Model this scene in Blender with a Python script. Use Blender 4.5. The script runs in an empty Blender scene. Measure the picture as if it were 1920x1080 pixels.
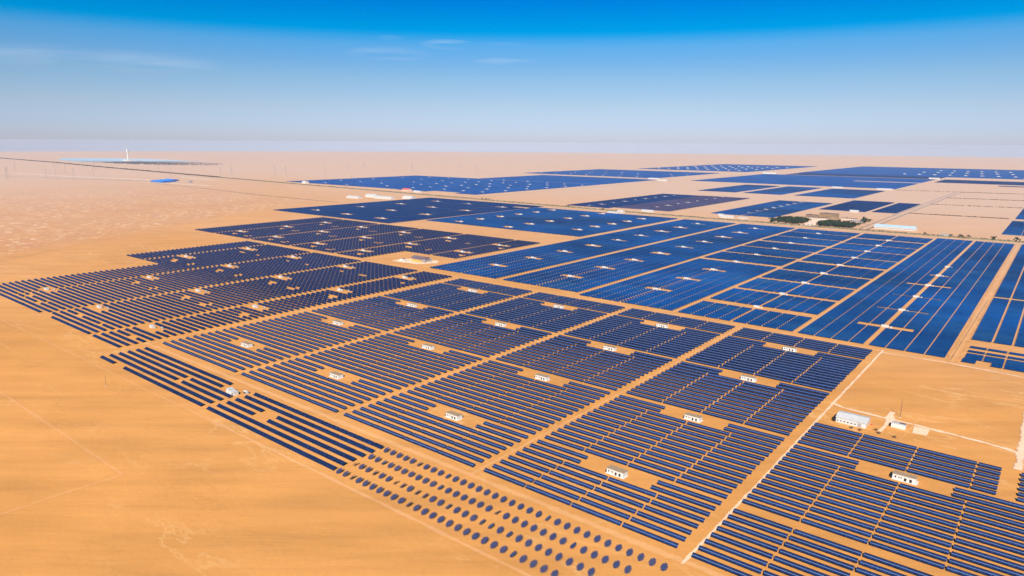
import bpy, math, random
import numpy as np
from mathutils import Vector, Matrix

random.seed(7)
rng = np.random.default_rng(11)
H = 220.0                      # camera height in metres; site plan below is drawn in units of H
scene = bpy.context.scene
COL = scene.collection

# ------------------------------------------------------------------ camera
YAW, PITCH, ROLL, FPX = 0.677723952, 0.209605158, 0.00594950756, 1281.0
cp, sp = math.cos(PITCH), math.sin(PITCH)
fwd = Vector((0, cp, -sp)); rgt = Vector((1, 0, 0)); upv = rgt.cross(fwd)
r2 = rgt * math.cos(ROLL) + upv * math.sin(ROLL)
u2 = upv * math.cos(ROLL) - rgt * math.sin(ROLL)
Rz = Matrix.Rotation(YAW, 3, 'Z')
CR, CU, CF = Rz @ r2, Rz @ u2, Rz @ fwd
cam_d = bpy.data.cameras.new("camera"); cam = bpy.data.objects.new("camera", cam_d); COL.objects.link(cam)
cam.matrix_world = Matrix(((CR.x, CU.x, -CF.x, 0), (CR.y, CU.y, -CF.y, 0), (CR.z, CU.z, -CF.z, H), (0, 0, 0, 1)))
cam_d.sensor_width = 36.0; cam_d.lens = FPX / 1920 * 36
cam_d.clip_start = 1.0; cam_d.clip_end = 200000
scene.camera = cam

def pix(x, y, z=0.0):
    """where a point of the plan (units of H) falls in a 1920x1080 frame: only used to sort by visible size"""
    d = Vector((x, y, z - 1.0))
    c = d.dot(CF)
    return 960 + FPX * d.dot(CR) / c, 540 - FPX * d.dot(CU) / c, c

def seen(x, y, m=4):
    a, b, c = pix(x, y)
    return c > 0 and -m < a < 1920 + m and -m < b < 1080 + m

# ------------------------------------------------------------------ words
ONES = ["", "first", "second", "third", "fourth", "fifth", "sixth", "seventh", "eighth", "ninth", "tenth", "eleventh",
        "twelfth", "thirteenth", "fourteenth", "fifteenth", "sixteenth", "seventeenth", "eighteenth", "nineteenth"]
TENS = {2: "twenty", 3: "thirty", 4: "forty", 5: "fifty", 6: "sixty", 7: "seventy", 8: "eighty"}
TENTH = {2: "twentieth", 3: "thirtieth", 4: "fortieth", 5: "fiftieth", 6: "sixtieth", 7: "seventieth", 8: "eightieth"}
def ordw(n):
    if n < 20: return ONES[n]
    return TENTH[n // 10] if n % 10 == 0 else TENS[n // 10] + "-" + ONES[n % 10]

# ------------------------------------------------------------------ materials
def new_mat(name):
    m = bpy.data.materials.new(name); m.use_nodes = True
    nt = m.node_tree; b = nt.nodes["Principled BSDF"]
    return m, nt, b
def N(nt, t, **k):
    n = nt.nodes.new(t)
    for a, v in k.items(): setattr(n, a, v)
    return n
def math_n(nt, op, a, b=None, c=None):
    n = nt.nodes.new("ShaderNodeMath"); n.operation = op
    for i, v in enumerate((a, b, c)):
        if v is None: continue
        if isinstance(v, (int, float)): n.inputs[i].default_value = v
        else: nt.links.new(v, n.inputs[i])
    return n.outputs[0]
def mixc(nt, fac, a, b, blend='MIX'):
    n = nt.nodes.new("ShaderNodeMix"); n.data_type = 'RGBA'; n.blend_type = blend
    if isinstance(fac, (int, float)): n.inputs[0].default_value = fac
    else: nt.links.new(fac, n.inputs[0])
    for i, v in ((6, a), (7, b)):
        if isinstance(v, (tuple, list)): n.inputs[i].default_value = (*v[:3], 1)
        else: nt.links.new(v, n.inputs[i])
    return n.outputs[2]
def ramp(nt, fac, stops):
    n = nt.nodes.new("ShaderNodeValToRGB"); e = n.color_ramp.elements
    while len(e) < len(stops): e.new(0.5)
    for el, (p, c) in zip(e, stops):
        el.position = p; el.color = (*c[:3], 1) if isinstance(c, (tuple, list)) else (c, c, c, 1)
    nt.links.new(fac, n.inputs[0]); return n.outputs[0]
def noise(nt, vec, scale, detail=4, rough=0.55):
    n = nt.nodes.new("ShaderNodeTexNoise"); n.inputs["Scale"].default_value = scale
    n.inputs["Detail"].default_value = detail; n.inputs["Roughness"].default_value = rough
    if vec is not None: nt.links.new(vec, n.inputs["Vector"])
    return n.outputs["Fac"]
def vscale(nt, vec, s):
    n = nt.nodes.new("ShaderNodeVectorMath"); n.operation = 'MULTIPLY'
    nt.links.new(vec, n.inputs[0]); n.inputs[1].default_value = s; return n.outputs[0]

def plain(name, col, rough=0.7, var=0.12, scale=0.6, metallic=0.0):
    m, nt, b = new_mat(name)
    tc = N(nt, "ShaderNodeTexCoord")
    f = noise(nt, tc.outputs["Object"], scale, 5)
    f = ramp(nt, f, [(0.3, 1 - var), (0.7, 1 + var * 0.4)])
    nt.links.new(mixc(nt, 1.0, col, f, 'MULTIPLY'), b.inputs["Base Color"])
    b.inputs["Roughness"].default_value = rough; b.inputs["Metallic"].default_value = metallic
    return m

def panel_mat(name, a, b_, line, lw=0.05, rough=0.16, mod=(1.0, 1.6), spec=0.5, patch=0.25, seam_and_shade=None):
    """module glass: dark cells, pale aluminium frame lines, small change from module to module and string to string"""
    m, nt, b = new_mat(name)
    uv = N(nt, "ShaderNodeUVMap").outputs[0]
    sx = N(nt, "ShaderNodeSeparateXYZ"); nt.links.new(uv, sx.inputs[0])
    u = math_n(nt, 'DIVIDE', sx.outputs[0], mod[0]); v = math_n(nt, 'DIVIDE', sx.outputs[1], mod[1])
    fu = math_n(nt, 'FRACT', u); fv = math_n(nt, 'FRACT', v)
    du = math_n(nt, 'ABSOLUTE', math_n(nt, 'SUBTRACT', fu, 0.5)); dv = math_n(nt, 'ABSOLUTE', math_n(nt, 'SUBTRACT', fv, 0.5))
    ln = math_n(nt, 'MAXIMUM', math_n(nt, 'GREATER_THAN', du, 0.5 - lw), math_n(nt, 'GREATER_THAN', dv, 0.5 - lw * 0.7))
    cb = N(nt, "ShaderNodeCombineXYZ")
    nt.links.new(math_n(nt, 'FLOOR', u), cb.inputs[0]); nt.links.new(math_n(nt, 'FLOOR', v), cb.inputs[1])
    geo = N(nt, "ShaderNodeNewGeometry")
    nt.links.new(math_n(nt, 'FLOOR', math_n(nt, 'DIVIDE', N2(nt, geo, 1), 7.0)), cb.inputs[2])
    wn = N(nt, "ShaderNodeTexWhiteNoise"); nt.links.new(cb.outputs[0], wn.inputs["Vector"])
    base = mixc(nt, wn.outputs["Value"], a, b_)
    oi = N(nt, "ShaderNodeObjectInfo")
    base = mixc(nt, 1.0, base, ramp(nt, oi.outputs["Random"], [(0.0, 0.78), (1.0, 1.22)]), 'MULTIPLY')
    pos = vscale(nt, geo.outputs["Position"], (1, 1, 0.0))
    pn = ramp(nt, noise(nt, pos, 0.006, 6, 0.7), [(0.3, 1 - patch), (0.7, 1 + patch)])
    base = mixc(nt, 1.0, base, pn, 'MULTIPLY')
    if patch > 0.3:      # dust plus an uneven teal-grey sheen painted in, drawn out along the rows
        st = noise(nt, vscale(nt, geo.outputs["Position"], (0.006, 0.022, 0)), 1.0, 6, 0.7)
        base = mixc(nt, math_n(nt, 'MULTIPLY', ramp(nt, st, [(0.50, 0.0), (0.72, 1.0)]), 0.6), base, (0.016, 0.080, 0.165))
        base = mixc(nt, 1.0, base, ramp(nt, noise(nt, vscale(nt, geo.outputs["Position"], (0.0035, 0.0035, 0)), 1.0, 3, 0.5), [(0.36, 0.62), (0.62, 1.15)]), 'MULTIPLY')
    base = mixc(nt, ln, base, line)
    if seam_and_shade:
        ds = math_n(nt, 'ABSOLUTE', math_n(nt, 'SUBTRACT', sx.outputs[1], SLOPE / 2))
        base = mixc(nt, math_n(nt, 'LESS_THAN', ds, seam_and_shade[0]), base, seam_and_shade[1])
        base = mixc(nt, math_n(nt, 'GREATER_THAN', ds, SLOPE / 2 - seam_and_shade[2]), base, seam_and_shade[3])  # edge shade painted as dark bands along the table's top and bottom
    nt.links.new(base, b.inputs["Base Color"])
    b.inputs["Roughness"].default_value = rough
    b.inputs["Specular IOR Level"].default_value = spec
    return m
def N2(nt, geo, axis):
    s = nt.nodes.new("ShaderNodeSeparateXYZ"); nt.links.new(geo.outputs["Position"], s.inputs[0]); return s.outputs[axis]

TILT = math.radians(30); SLOPE = 3.05; LOW = 0.9; TH = 0.09
M = {}
M['panel_near'] = panel_mat("panel_glass_near", (0.003, 0.011, 0.048), (0.008, 0.028, 0.100), (0.035, 0.055, 0.13), lw=0.06, mod=(1.0, 1.525), seam_and_shade=(0.20, (0.10, 0.145, 0.29), 0.28, (0.003, 0.005, 0.014)))
M['panel_small'] = panel_mat("panel_glass_small", (0.002, 0.008, 0.033), (0.005, 0.016, 0.060), (0.03, 0.045, 0.085), lw=0.04)
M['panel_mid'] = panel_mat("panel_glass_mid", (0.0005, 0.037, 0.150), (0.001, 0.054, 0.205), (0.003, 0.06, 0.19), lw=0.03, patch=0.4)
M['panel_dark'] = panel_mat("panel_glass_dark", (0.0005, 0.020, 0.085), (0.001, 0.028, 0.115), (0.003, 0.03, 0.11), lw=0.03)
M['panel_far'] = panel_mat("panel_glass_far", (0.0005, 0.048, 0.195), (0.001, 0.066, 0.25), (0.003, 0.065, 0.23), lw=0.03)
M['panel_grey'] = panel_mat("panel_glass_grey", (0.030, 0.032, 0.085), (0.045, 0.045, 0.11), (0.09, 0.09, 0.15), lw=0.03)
M['frame'] = plain("dark_frame", (0.018, 0.018, 0.024), 0.55)
M['pylon'] = plain('pylon_steel', (0.33, 0.29, 0.27), 0.6)
M['steel'] = plain("galvanised_steel", (0.12, 0.12, 0.13), 0.45, metallic=0.6)
M['white'] = plain("white_render", (0.57, 0.545, 0.50), 0.75, 0.10, 0.5)
M['white_sheet'] = plain("white_sheet_metal", (0.52, 0.52, 0.50), 0.5, 0.15, 0.3)
M['pale_blue_sheet'] = plain("pale_blue_sheet", (0.40, 0.56, 0.64), 0.4, 0.10, 0.08)
M['blue_sheet'] = plain("blue_sheet", (0.01, 0.22, 0.72), 0.45, 0.10, 0.05)
M['blue_wall'] = plain("blue_wall_sheet", (0.012, 0.10, 0.36), 0.5)
M['red_roof'] = plain("red_roof", (0.72, 0.10, 0.05), 0.6)
M['tan_roof'] = plain("sand_dusted_roof", (0.36, 0.25, 0.14), 0.85, 0.2, 0.4)
M['hole'] = plain("dark_opening", (0.015, 0.010, 0.010), 0.4)
M['concrete'] = plain("pale_concrete", (0.62, 0.50, 0.40), 0.85, 0.15, 0.3)
M['grey'] = plain("grey_wall", (0.30, 0.27, 0.27), 0.8)
M['purple_roof'] = plain("grey_mauve_roof", (0.17, 0.12, 0.14), 0.7, 0.3, 0.15)
M['yellow'] = plain("yellow_formwork", (0.62, 0.36, 0.05), 0.7)
M['leaf'] = plain("dark_foliage", (0.007, 0.028, 0.006), 0.8, 0.5, 0.8)
M['scrub'] = plain("olive_scrub", (0.13, 0.105, 0.028), 0.8, 0.45, 0.05)
M['brush'] = plain("dry_brush", (0.085, 0.060, 0.035), 0.85, 0.4, 0.08)
M['bark'] = plain("bark", (0.08, 0.05, 0.03), 0.9)
M['mirror'] = plain("mirror_glass", (0.22, 0.30, 0.38), 0.9, 0.1, 0.02)
M['red'] = plain("red_paint", (0.6, 0.03, 0.02), 0.5)

def sand_mat(name, col, k=1.0, mott=False, soft=False):
    m, nt, b = new_mat(name)
    geo = N(nt, "ShaderNodeNewGeometry"); P = geo.outputs["Position"]
    f1 = noise(nt, P, 0.0016, 5, 0.6)
    f2 = noise(nt, vscale(nt, P, (1, 1.0, 1)), 0.011, 6, 0.6)
    rot = N(nt, "ShaderNodeMapping"); rot.inputs["Rotation"].default_value = (0, 0, -0.68)
    nt.links.new(P, rot.inputs["Vector"])
    f3 = noise(nt, vscale(nt, rot.outputs[0], (0.006, 0.05, 1)), 1.0, 6, 0.62)   # wind-drawn streaks
    f4 = noise(nt, P, 0.35, 3, 0.6)
    c = mixc(nt, ramp(nt, f1, [(0.35, 0.0), (0.65, 1.0)]), tuple(x * 0.93 for x in col), (col[0] * 1.03, col[1] * 1.06, col[2] * 1.18))
    c = mixc(nt, 1.0, c, ramp(nt, f2, [(0.25, 1 - 0.10 * k), (0.75, 1 + 0.09 * k)]), 'MULTIPLY')
    c = mixc(nt, 1.0, c, ramp(nt, f3, [(0.30, 1 - 0.13 * k), (0.5, 1.0), (0.72, 1 + 0.10 * k)]), 'MULTIPLY')
    c = mixc(nt, 1.0, c, ramp(nt, f4, [(0.2, 0.94), (0.8, 1.05)]), 'MULTIPLY')
    if mott:
        # the scrubby hummock ground left of the array: pale salt crusts and small dark tufts
        s = N(nt, "ShaderNodeSeparateXYZ"); nt.links.new(P, s.inputs[0])
        X, Y = s.outputs[0], s.outputs[1]
        d = math_n(nt, 'ADD', math_n(nt, 'MULTIPLY', X, -1.0), math_n(nt, 'MULTIPLY', Y, -0.55))
        mk = N(nt, "ShaderNodeMapRange"); nt.links.new(d, mk.inputs[0])
        mk.inputs[1].default_value = 6.05 * H; mk.inputs[2].default_value = 6.5 * H
        mk2 = N(nt, "ShaderNodeMapRange"); nt.links.new(Y, mk2.inputs[0])
        mk2.inputs[1].default_value = 8.6 * H; mk2.inputs[2].default_value = 6.2 * H
        mk3 = N(nt, "ShaderNodeMapRange"); nt.links.new(Y, mk3.inputs[0])
        mk3.inputs[1].default_value = 1.4 * H; mk3.inputs[2].default_value = 2.0 * H
        mk4 = N(nt, "ShaderNodeMapRange"); nt.links.new(X, mk4.inputs[0])
        mk4.inputs[1].default_value = -20 * H; mk4.inputs[2].default_value = -15 * H
        mask = math_n(nt, 'MULTIPLY', math_n(nt, 'MULTIPLY', mk.outputs[0], mk2.outputs[0]), math_n(nt, 'MULTIPLY', mk3.outputs[0], mk4.outputs[0]))
        mm = math_n(nt, 'MULTIPLY', mask, ramp(nt, noise(nt, P, 0.012, 6, 0.7), [(0.36, 0.15), (0.60, 1.0)]))
        c = mixc(nt, math_n(nt, 'MULTIPLY', mm, 0.75), c, (col[0] * 0.80, col[1] * 0.78, col[2] * 1.25))
        big = noise(nt, P, 0.004, 3)
        sp1 = ramp(nt, noise(nt, P, 0.045, 5, 0.7), [(0.53, 0.0), (0.63, 1.0)])
        sp1 = math_n(nt, 'MULTIPLY', sp1, ramp(nt, big, [(0.38, 0.15), (0.55, 1.0)]))
        c = mixc(nt, math_n(nt, 'MULTIPLY', math_n(nt, 'MULTIPLY', sp1, mask), 0.9), c, (0.84, 0.60, 0.38))
        sp2 = ramp(nt, noise(nt, vscale(nt, P, (1, 1, 1)), 0.041, 4, 0.7), [(0.60, 0.0), (0.70, 1.0)])
        c = mixc(nt, math_n(nt, 'MULTIPLY', math_n(nt, 'MULTIPLY', sp2, mask), 0.6), c, (0.25, 0.13, 0.06))
        # drift marks: thin broken pale and dark lines left by wind and old wheels
        for sc, wd, cc, kk, seed in ((0.010, 0.012, (0.74, 0.45, 0.19), 0.55, 0.0), (0.022, 0.014, (0.44, 0.20, 0.055), 0.40, 37.0)):
            off = N(nt, "ShaderNodeMapping"); off.inputs["Location"].default_value = (seed, seed * 2, 0); off.inputs["Rotation"].default_value = (0, 0, -0.68)
            off.inputs["Scale"].default_value = (0.55, 1.6, 1); nt.links.new(P, off.inputs["Vector"])
            ctr = math_n(nt, 'ABSOLUTE', math_n(nt, 'SUBTRACT', noise(nt, off.outputs[0], sc, 7, 0.62), 0.5))
            lnm = math_n(nt, 'MULTIPLY', ramp(nt, ctr, [(0.0, 1.0), (wd, 0.0)]), ramp(nt, noise(nt, off.outputs[0], sc * .6, 3), [(0.46, 0.0), (0.62, 1.0)]))
            c = mixc(nt, math_n(nt, 'MULTIPLY', lnm, kk), c, cc)
        gn = noise(nt, P, 1.4, 2, 0.6)
        c = mixc(nt, 1.0, c, ramp(nt, gn, [(0.25, 0.90), (0.75, 1.08)]), 'MULTIPLY')
        # loose pale crusts in the foreground sand as well
        sp3 = ramp(nt, noise(nt, vscale(nt, rot.outputs[0], (0.012, 0.03, 1)), 1.0, 6, 0.7), [(0.63, 0.0), (0.74, 1.0)])
        c = mixc(nt, math_n(nt, 'MULTIPLY', sp3, 0.35), c, (0.70, 0.42, 0.20))
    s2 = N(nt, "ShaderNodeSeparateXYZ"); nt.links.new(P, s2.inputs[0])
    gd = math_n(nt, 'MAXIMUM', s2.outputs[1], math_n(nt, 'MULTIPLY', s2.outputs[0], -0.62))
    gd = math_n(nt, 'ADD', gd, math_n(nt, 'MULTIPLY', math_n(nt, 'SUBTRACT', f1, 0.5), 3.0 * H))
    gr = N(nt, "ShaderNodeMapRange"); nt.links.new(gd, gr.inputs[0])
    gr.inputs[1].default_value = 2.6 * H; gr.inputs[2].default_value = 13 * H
    c = mixc(nt, math_n(nt, 'MULTIPLY', gr.outputs[0], 0.85), c, tuple(g + 0.45 * (k_ - q) for g, k_, q in zip((0.54, 0.383, 0.292), col, (0.60, 0.27, 0.068))))  # haze fade painted into the sand: paler and pinker with distance
    nt.links.new(c, b.inputs["Base Color"])
    b.inputs["Roughness"].default_value = 0.95; b.inputs["Specular IOR Level"].default_value = 0.1
    if soft:   # drifted edges: the track thins out raggedly into the sand around it
        uvn = N(nt, "ShaderNodeUVMap"); su = N(nt, "ShaderNodeSeparateXYZ"); nt.links.new(uvn.outputs[0], su.inputs[0])
        ed = math_n(nt, 'ABSOLUTE', su.outputs[0])
        nz = noise(nt, P, 0.06, 5, 0.7)
        q = math_n(nt, 'ADD', ed, math_n(nt, 'MULTIPLY', math_n(nt, 'SUBTRACT', nz, 0.5), 2.2))
        q = math_n(nt, 'ADD', q, math_n(nt, 'MULTIPLY', math_n(nt, 'SUBTRACT', noise(nt, P, 1.1, 3, 0.7), 0.5), 1.6))
        nt.links.new(math_n(nt, 'LESS_THAN', q, 0.72), b.inputs["Alpha"])
    bp = N(nt, "ShaderNodeBump"); bp.inputs["Strength"].default_value = 0.5; bp.inputs["Distance"].default_value = 1.2
    nt.links.new(f3, bp.inputs["Height"]); nt.links.new(bp.outputs[0], b.inputs["Normal"])
    return m
SAND = (0.60, 0.270, 0.068)
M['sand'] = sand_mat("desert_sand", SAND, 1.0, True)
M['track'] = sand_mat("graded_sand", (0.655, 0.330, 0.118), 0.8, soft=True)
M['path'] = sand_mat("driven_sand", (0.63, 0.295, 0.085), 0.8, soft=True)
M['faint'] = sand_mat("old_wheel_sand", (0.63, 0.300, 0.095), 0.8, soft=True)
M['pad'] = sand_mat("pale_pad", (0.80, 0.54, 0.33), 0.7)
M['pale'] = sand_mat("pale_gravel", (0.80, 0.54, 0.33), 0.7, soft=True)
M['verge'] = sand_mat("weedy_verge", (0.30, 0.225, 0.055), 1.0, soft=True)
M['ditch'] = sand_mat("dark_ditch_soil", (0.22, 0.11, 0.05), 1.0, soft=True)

# ------------------------------------------------------------------ mesh helpers
def tag(o, label=None, cat=None, group=None, kind=None):
    if label: o["label"] = label
    if cat: o["category"] = cat
    if group: o["group"] = group
    if kind: o["kind"] = kind
    return o
def obj(name, me, parent=None, loc=None):
    o = bpy.data.objects.new(name, me); COL.objects.link(o)
    if parent: o.parent = parent
    if loc: o.location = loc
    return o
def empty(name, loc, rz=0.0):
    o = bpy.data.objects.new(name, None); COL.objects.link(o)
    o.location = loc; o.rotation_euler = (0, 0, rz); o.empty_display_size = 1.0
    return o
def copy_tree(o, parent=None):
    c = o.copy(); COL.objects.link(c)
    if parent: c.parent = parent
    for ch in list(o.children): copy_tree(ch, c)
    return c

class MB:
    """collects boxes, prisms and bars into one mesh"""
    def __init__(s): s.v = []; s.f = []; s.m = []
    def add(s, vs, fs, mi=0):
        n = len(s.v); s.v += [tuple(p) for p in vs]; s.f += [tuple(i + n for i in f) for f in fs]; s.m += [mi] * len(fs)
    def box(s, x0, y0, z0, x1, y1, z1, mi=0):
        s.add([(x0, y0, z0), (x1, y0, z0), (x1, y1, z0), (x0, y1, z0), (x0, y0, z1), (x1, y0, z1), (x1, y1, z1), (x0, y1, z1)],
              [(3, 2, 1, 0), (4, 5, 6, 7), (0, 1, 5, 4), (1, 2, 6, 5), (2, 3, 7, 6), (3, 0, 4, 7)], mi)
    def bar(s, a, b, r0, r1=None, n=4, mi=0):
        r1 = r0 if r1 is None else r1
        a, b = Vector(a), Vector(b); d = (b - a).normalized()
        p = d.orthogonal().normalized(); q = d.cross(p)
        vs = []
        for c, r in ((a, r0), (b, r1)):
            for k in range(n):
                t = 2 * math.pi * (k + .5) / n; vs.append(c + (p * math.cos(t) + q * math.sin(t)) * r)
        fs = [(k, (k + 1) % n, n + (k + 1) % n, n + k) for k in range(n)] + [tuple(range(n - 1, -1, -1)), tuple(range(n, 2 * n))]
        s.add(vs, fs, mi)
    def prism(s, prof, x0, x1, mi=0):
        """profile of (y,z) points, counter-clockwise seen from +x, extruded along x"""
        n = len(prof)
        vs = [(x0, y, z) for y, z in prof] + [(x1, y, z) for y, z in prof]
        fs = [(k, (k + 1) % n, n + (k + 1) % n, n + k) for k in range(n)]
        fs = [f[::-1] for f in fs] + [tuple(range(n - 1, -1, -1))[::-1][::-1], tuple(range(n, 2 * n))]
        s.add(vs, fs, mi)
    def mesh(s, name, mats):
        me = bpy.data.meshes.new(name); me.from_pydata(s.v, [], s.f); me.update()
        for m in (mats if isinstance(mats, (list, tuple)) else [mats]): me.materials.append(m)
        me.polygons.foreach_set("material_index", s.m)
        import bmesh
        bm = bmesh.new(); bm.from_mesh(me); bmesh.ops.recalc_face_normals(bm, faces=bm.faces); bm.to_mesh(me); bm.free()
        return me
    def build(s, name, mats, parent=None, loc=None):
        return obj(name, s.mesh(name, mats), parent, loc)

def tables_mesh(name, recs, mats, posts=0.0, slope=SLOPE, origin=None):
    """recs: (x0, x1, y, material index) in metres; one thin tilted slab each, sunny face up, back and edges in the last material"""
    R = np.array([r[:3] for r in recs], float); mi = np.array([r[3] for r in recs], int); n = len(R)
    if origin is not None: R = R - np.array([origin[0], origin[0], origin[1]])
    c, s = math.cos(TILT), math.sin(TILT)
    y0 = R[:, 2] - slope * c / 2; y1 = R[:, 2] + slope * c / 2
    z0 = np.full(n, LOW); z1 = z0 + slope * s
    nx, nz = TH * s, TH * c
    def P(x, y, z): return np.stack([x, y, z], 1)
    x0, x1 = R[:, 0], R[:, 1]
    V = np.stack([P(x0, y0, z0), P(x1, y0, z0), P(x1, y1, z1), P(x0, y1, z1),
                  P(x0, y0 + nx, z0 - nz), P(x1, y0 + nx, z0 - nz), P(x1, y1 + nx, z1 - nz), P(x0, y1 + nx, z1 - nz)], 1)
    F = np.array([[0, 1, 2, 3], [7, 6, 5, 4], [0, 4, 5, 1], [1, 5, 6, 2], [2, 6, 7, 3], [3, 7, 4, 0]])
    faces = (np.arange(n)[:, None, None] * 8 + F[None]).reshape(-1)
    L = x1 - x0
    uv = np.zeros((n, 6, 4, 2)); uv[:, 0, 1, 0] = L; uv[:, 0, 2, 0] = L
    uv[:, 0, 2, 1] = slope; uv[:, 0, 3, 1] = slope
    matidx = np.full((n, 6), len(mats) - 1); matidx[:, 0] = mi
    verts = V.reshape(-1, 3); uv = uv.reshape(-1, 2); matidx = matidx.reshape(-1)
    if posts > 0:
        pv = []
        for (a, b, y), l in zip(R, L):
            k = max(2, int(round(l / posts)))
            for i in range(k):
                x = a + l * (i + .5) / k
                for t in (0.25, 0.8):
                    yy = y - slope * c / 2 + slope * c * t; zz = LOW + slope * s * t - 0.06; w = 0.06
                    pv.append([(x - w, yy - w, -0.05), (x + w, yy - w, -0.05), (x + w, yy + w, -0.05), (x - w, yy + w, -0.05),
                               (x - w, yy - w, zz), (x + w, yy - w, zz), (x + w, yy + w, zz), (x - w, yy + w, zz)])
        pv = np.array(pv); q = np.array([[0, 1, 5, 4], [1, 2, 6, 5], [2, 3, 7, 6], [3, 0, 4, 7]])
        pf = (np.arange(len(pv))[:, None, None] * 8 + q[None]).reshape(-1) + len(verts)
        verts = np.concatenate([verts, pv.reshape(-1, 3)]); faces = np.concatenate([faces, pf])
        uv = np.concatenate([uv, np.zeros((len(pf), 2))]); matidx = np.concatenate([matidx, np.full(len(pf) // 4, len(mats) - 1)])
    me = bpy.data.meshes.new(name)
    me.vertices.add(len(verts)); me.vertices.foreach_set("co", verts.astype(np.float32).reshape(-1))
    me.loops.add(len(faces)); me.loops.foreach_set("vertex_index", faces.astype(np.int32))
    npoly = len(faces) // 4
    me.polygons.add(npoly); me.polygons.foreach_set("loop_start", np.arange(npoly, dtype=np.int32) * 4)
    for m in mats: me.materials.append(m)
    me.polygons.foreach_set("material_index", matidx.astype(np.int32))
    ul = me.uv_layers.new(name="UVMap"); ul.data.foreach_set("uv", uv.astype(np.float32).reshape(-1))
    me.update(calc_edges=True); me.validate(); me.shade_flat()
    return me

def frame_mesh(length, slope=SLOPE, step=3.6):
    """legs and rails that carry one table of this length (centred on x = 0, y = 0)"""
    b = MB(); c, s = math.cos(TILT), math.sin(TILT)
    for t in (0.22, 0.78):
        y = -slope * c / 2 + slope * c * t; z = LOW + slope * s * t - 0.16
        b.box(-length / 2 + .1, y - .05, z - .05, length / 2 - .1, y + .05, z + .05)
    k = max(2, int(round(length / step)))
    for i in range(k):
        x = -length / 2 + length * (i + .5) / k
        for t in (0.22, 0.78):
            y = -slope * c / 2 + slope * c * t; z = LOW + slope * s * t - 0.21
            b.box(x - .06, y - .06, -0.05, x + .06, y + .06, z)
        b.bar((x, -slope * c * .28, 0.3), (x, slope * c * .26, LOW + slope * s * .72 - .2), 0.04)
    return b.mesh("support_frame", M['steel'])

# ------------------------------------------------------------------ the site plan (units of H)
def split(x0, x1, n, gap=0.005):
    w = (x1 - x0 + gap) / n
    return [(x0 + i * w, x0 + (i + 1) * w - gap) for i in range(n)]

LONG = []      # near long tables: (x0, x1, y, block, row, seg)
PITCHY = 0.0388
blocks = {4: (-1.290, -0.642), 3: (-1.985, -1.334), 2: (-2.699, -2.029), 1: (-3.433, -2.749)}
def near_rows():
    ys = [1.473 + PITCHY * k for k in range(8)]; cl = [False] * 6 + [True] * 2
    for j in range(3):
        ys += [1.790 + 0.5625 * j + PITCHY * k for k in range(14)]; cl += [False] * 12 + [True] * 2
    ys += [1.790 + 0.5625 * 3 + PITCHY * k for k in range(5)]; cl += [False] * 5
    return ys, cl
ys, cl = near_rows()
for b, (x0, x1) in blocks.items():
    cx = (x0 + x1) / 2
    for r, (y, c) in enumerate(zip(ys, cl)):
        if c: segs = [(x0, cx - 0.124), (cx + 0.126, x1)]
        else: segs = split(x0, x1, 4)
        jx = rng.uniform(-.0015, .0015)
        for s_, (a, e) in enumerate(segs): LONG.append((a + jx, e + jx, y + rng.uniform(-.0008, .0008), b, r + 1, s_ + 1))
g5 = [-0.44, -0.273, -0.105, 0.062, 0.228, 0.39]
def cut(a, b, gaps, g=0.005):
    out = []; p = a
    for q in gaps:
        if q <= a or q >= b: continue
        out.append((p, q - g / 2)); p = q + g / 2
    out.append((p, b)); return out
rows5 = [(1.462 + .0385 * k, 'f') for k in range(8)] + [(2.265 - PITCHY * k, 'm') for k in range(12, 1, -1)] + \
        [(2.265 - PITCHY, 'c'), (2.265, 'c')] + [(2.3125 + .0387 * k, 't') for k in range(6)]
for r, (y, k) in enumerate(rows5):
    if k in 'fm': segs = cut(-0.600, 0.39, g5)
    elif k == 'c': segs = [(-0.600, -0.400)] + cut(-0.140, 0.39, [0.062, 0.228])
    else: segs = cut(-0.600, -0.042, g5) + cut(0.008, 0.39, [0.17])
    for s_, (a, e) in enumerate(segs): LONG.append((a, e, y + rng.uniform(-.0008, .0008), 5, r + 1, s_ + 1))

def size_of(a, e, y):
    p0 = pix(a, y); p1 = pix(e, y)
    vis = seen(a, y) or seen(e, y) or seen((a + e) / 2, y)
    return math.hypot(p0[0] - p1[0], p0[1] - p1[1]) if vis else -1
LONG = [t for t in LONG if size_of(*t[:3]) > 0]
LONG.sort(key=lambda t: -size_of(t[0], t[1], t[2]) / (pix((t[0] + t[1]) / 2, t[2])[2]))
near_ind, near_rest = LONG[:300], LONG[300:]
BN = {5: "rightmost block", 4: "second block from right", 3: "third block from right", 2: "fourth block from right", 1: "fifth block from right"}

mesh_cache = {}
def table_meshes(length, mat, key, slope=SLOPE):
    k = (key, round(length, 1))
    if k not in mesh_cache:
        L_ = round(length, 1)
        mesh_cache[k] = (tables_mesh("panel_surface", [(-L_ / 2, L_ / 2, 0, 0)], [mat, M['frame']], slope=slope), frame_mesh(L_, slope))
    return mesh_cache[k]
def place_table(name, a, e, y, mat, key, label, cat, group, slope=SLOPE):
    pm, fm = table_meshes((e - a) * H, mat, key, slope)
    t = empty(name, ((a + e) / 2 * H, y * H, 0)); tag(t, label, cat, group)
    ps = obj("panel_surface", pm, t); ps.rotation_euler = (rng.normal(0, .012), rng.normal(0, .0012), 0); obj("support_frame", fm, t)
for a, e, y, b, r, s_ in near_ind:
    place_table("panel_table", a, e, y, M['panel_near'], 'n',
                f"blue panel table, {ordw(r)} row from front track, {ordw(s_)} from left, {BN[b]}", "solar panel", "long panel tables of the near blocks")

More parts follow.
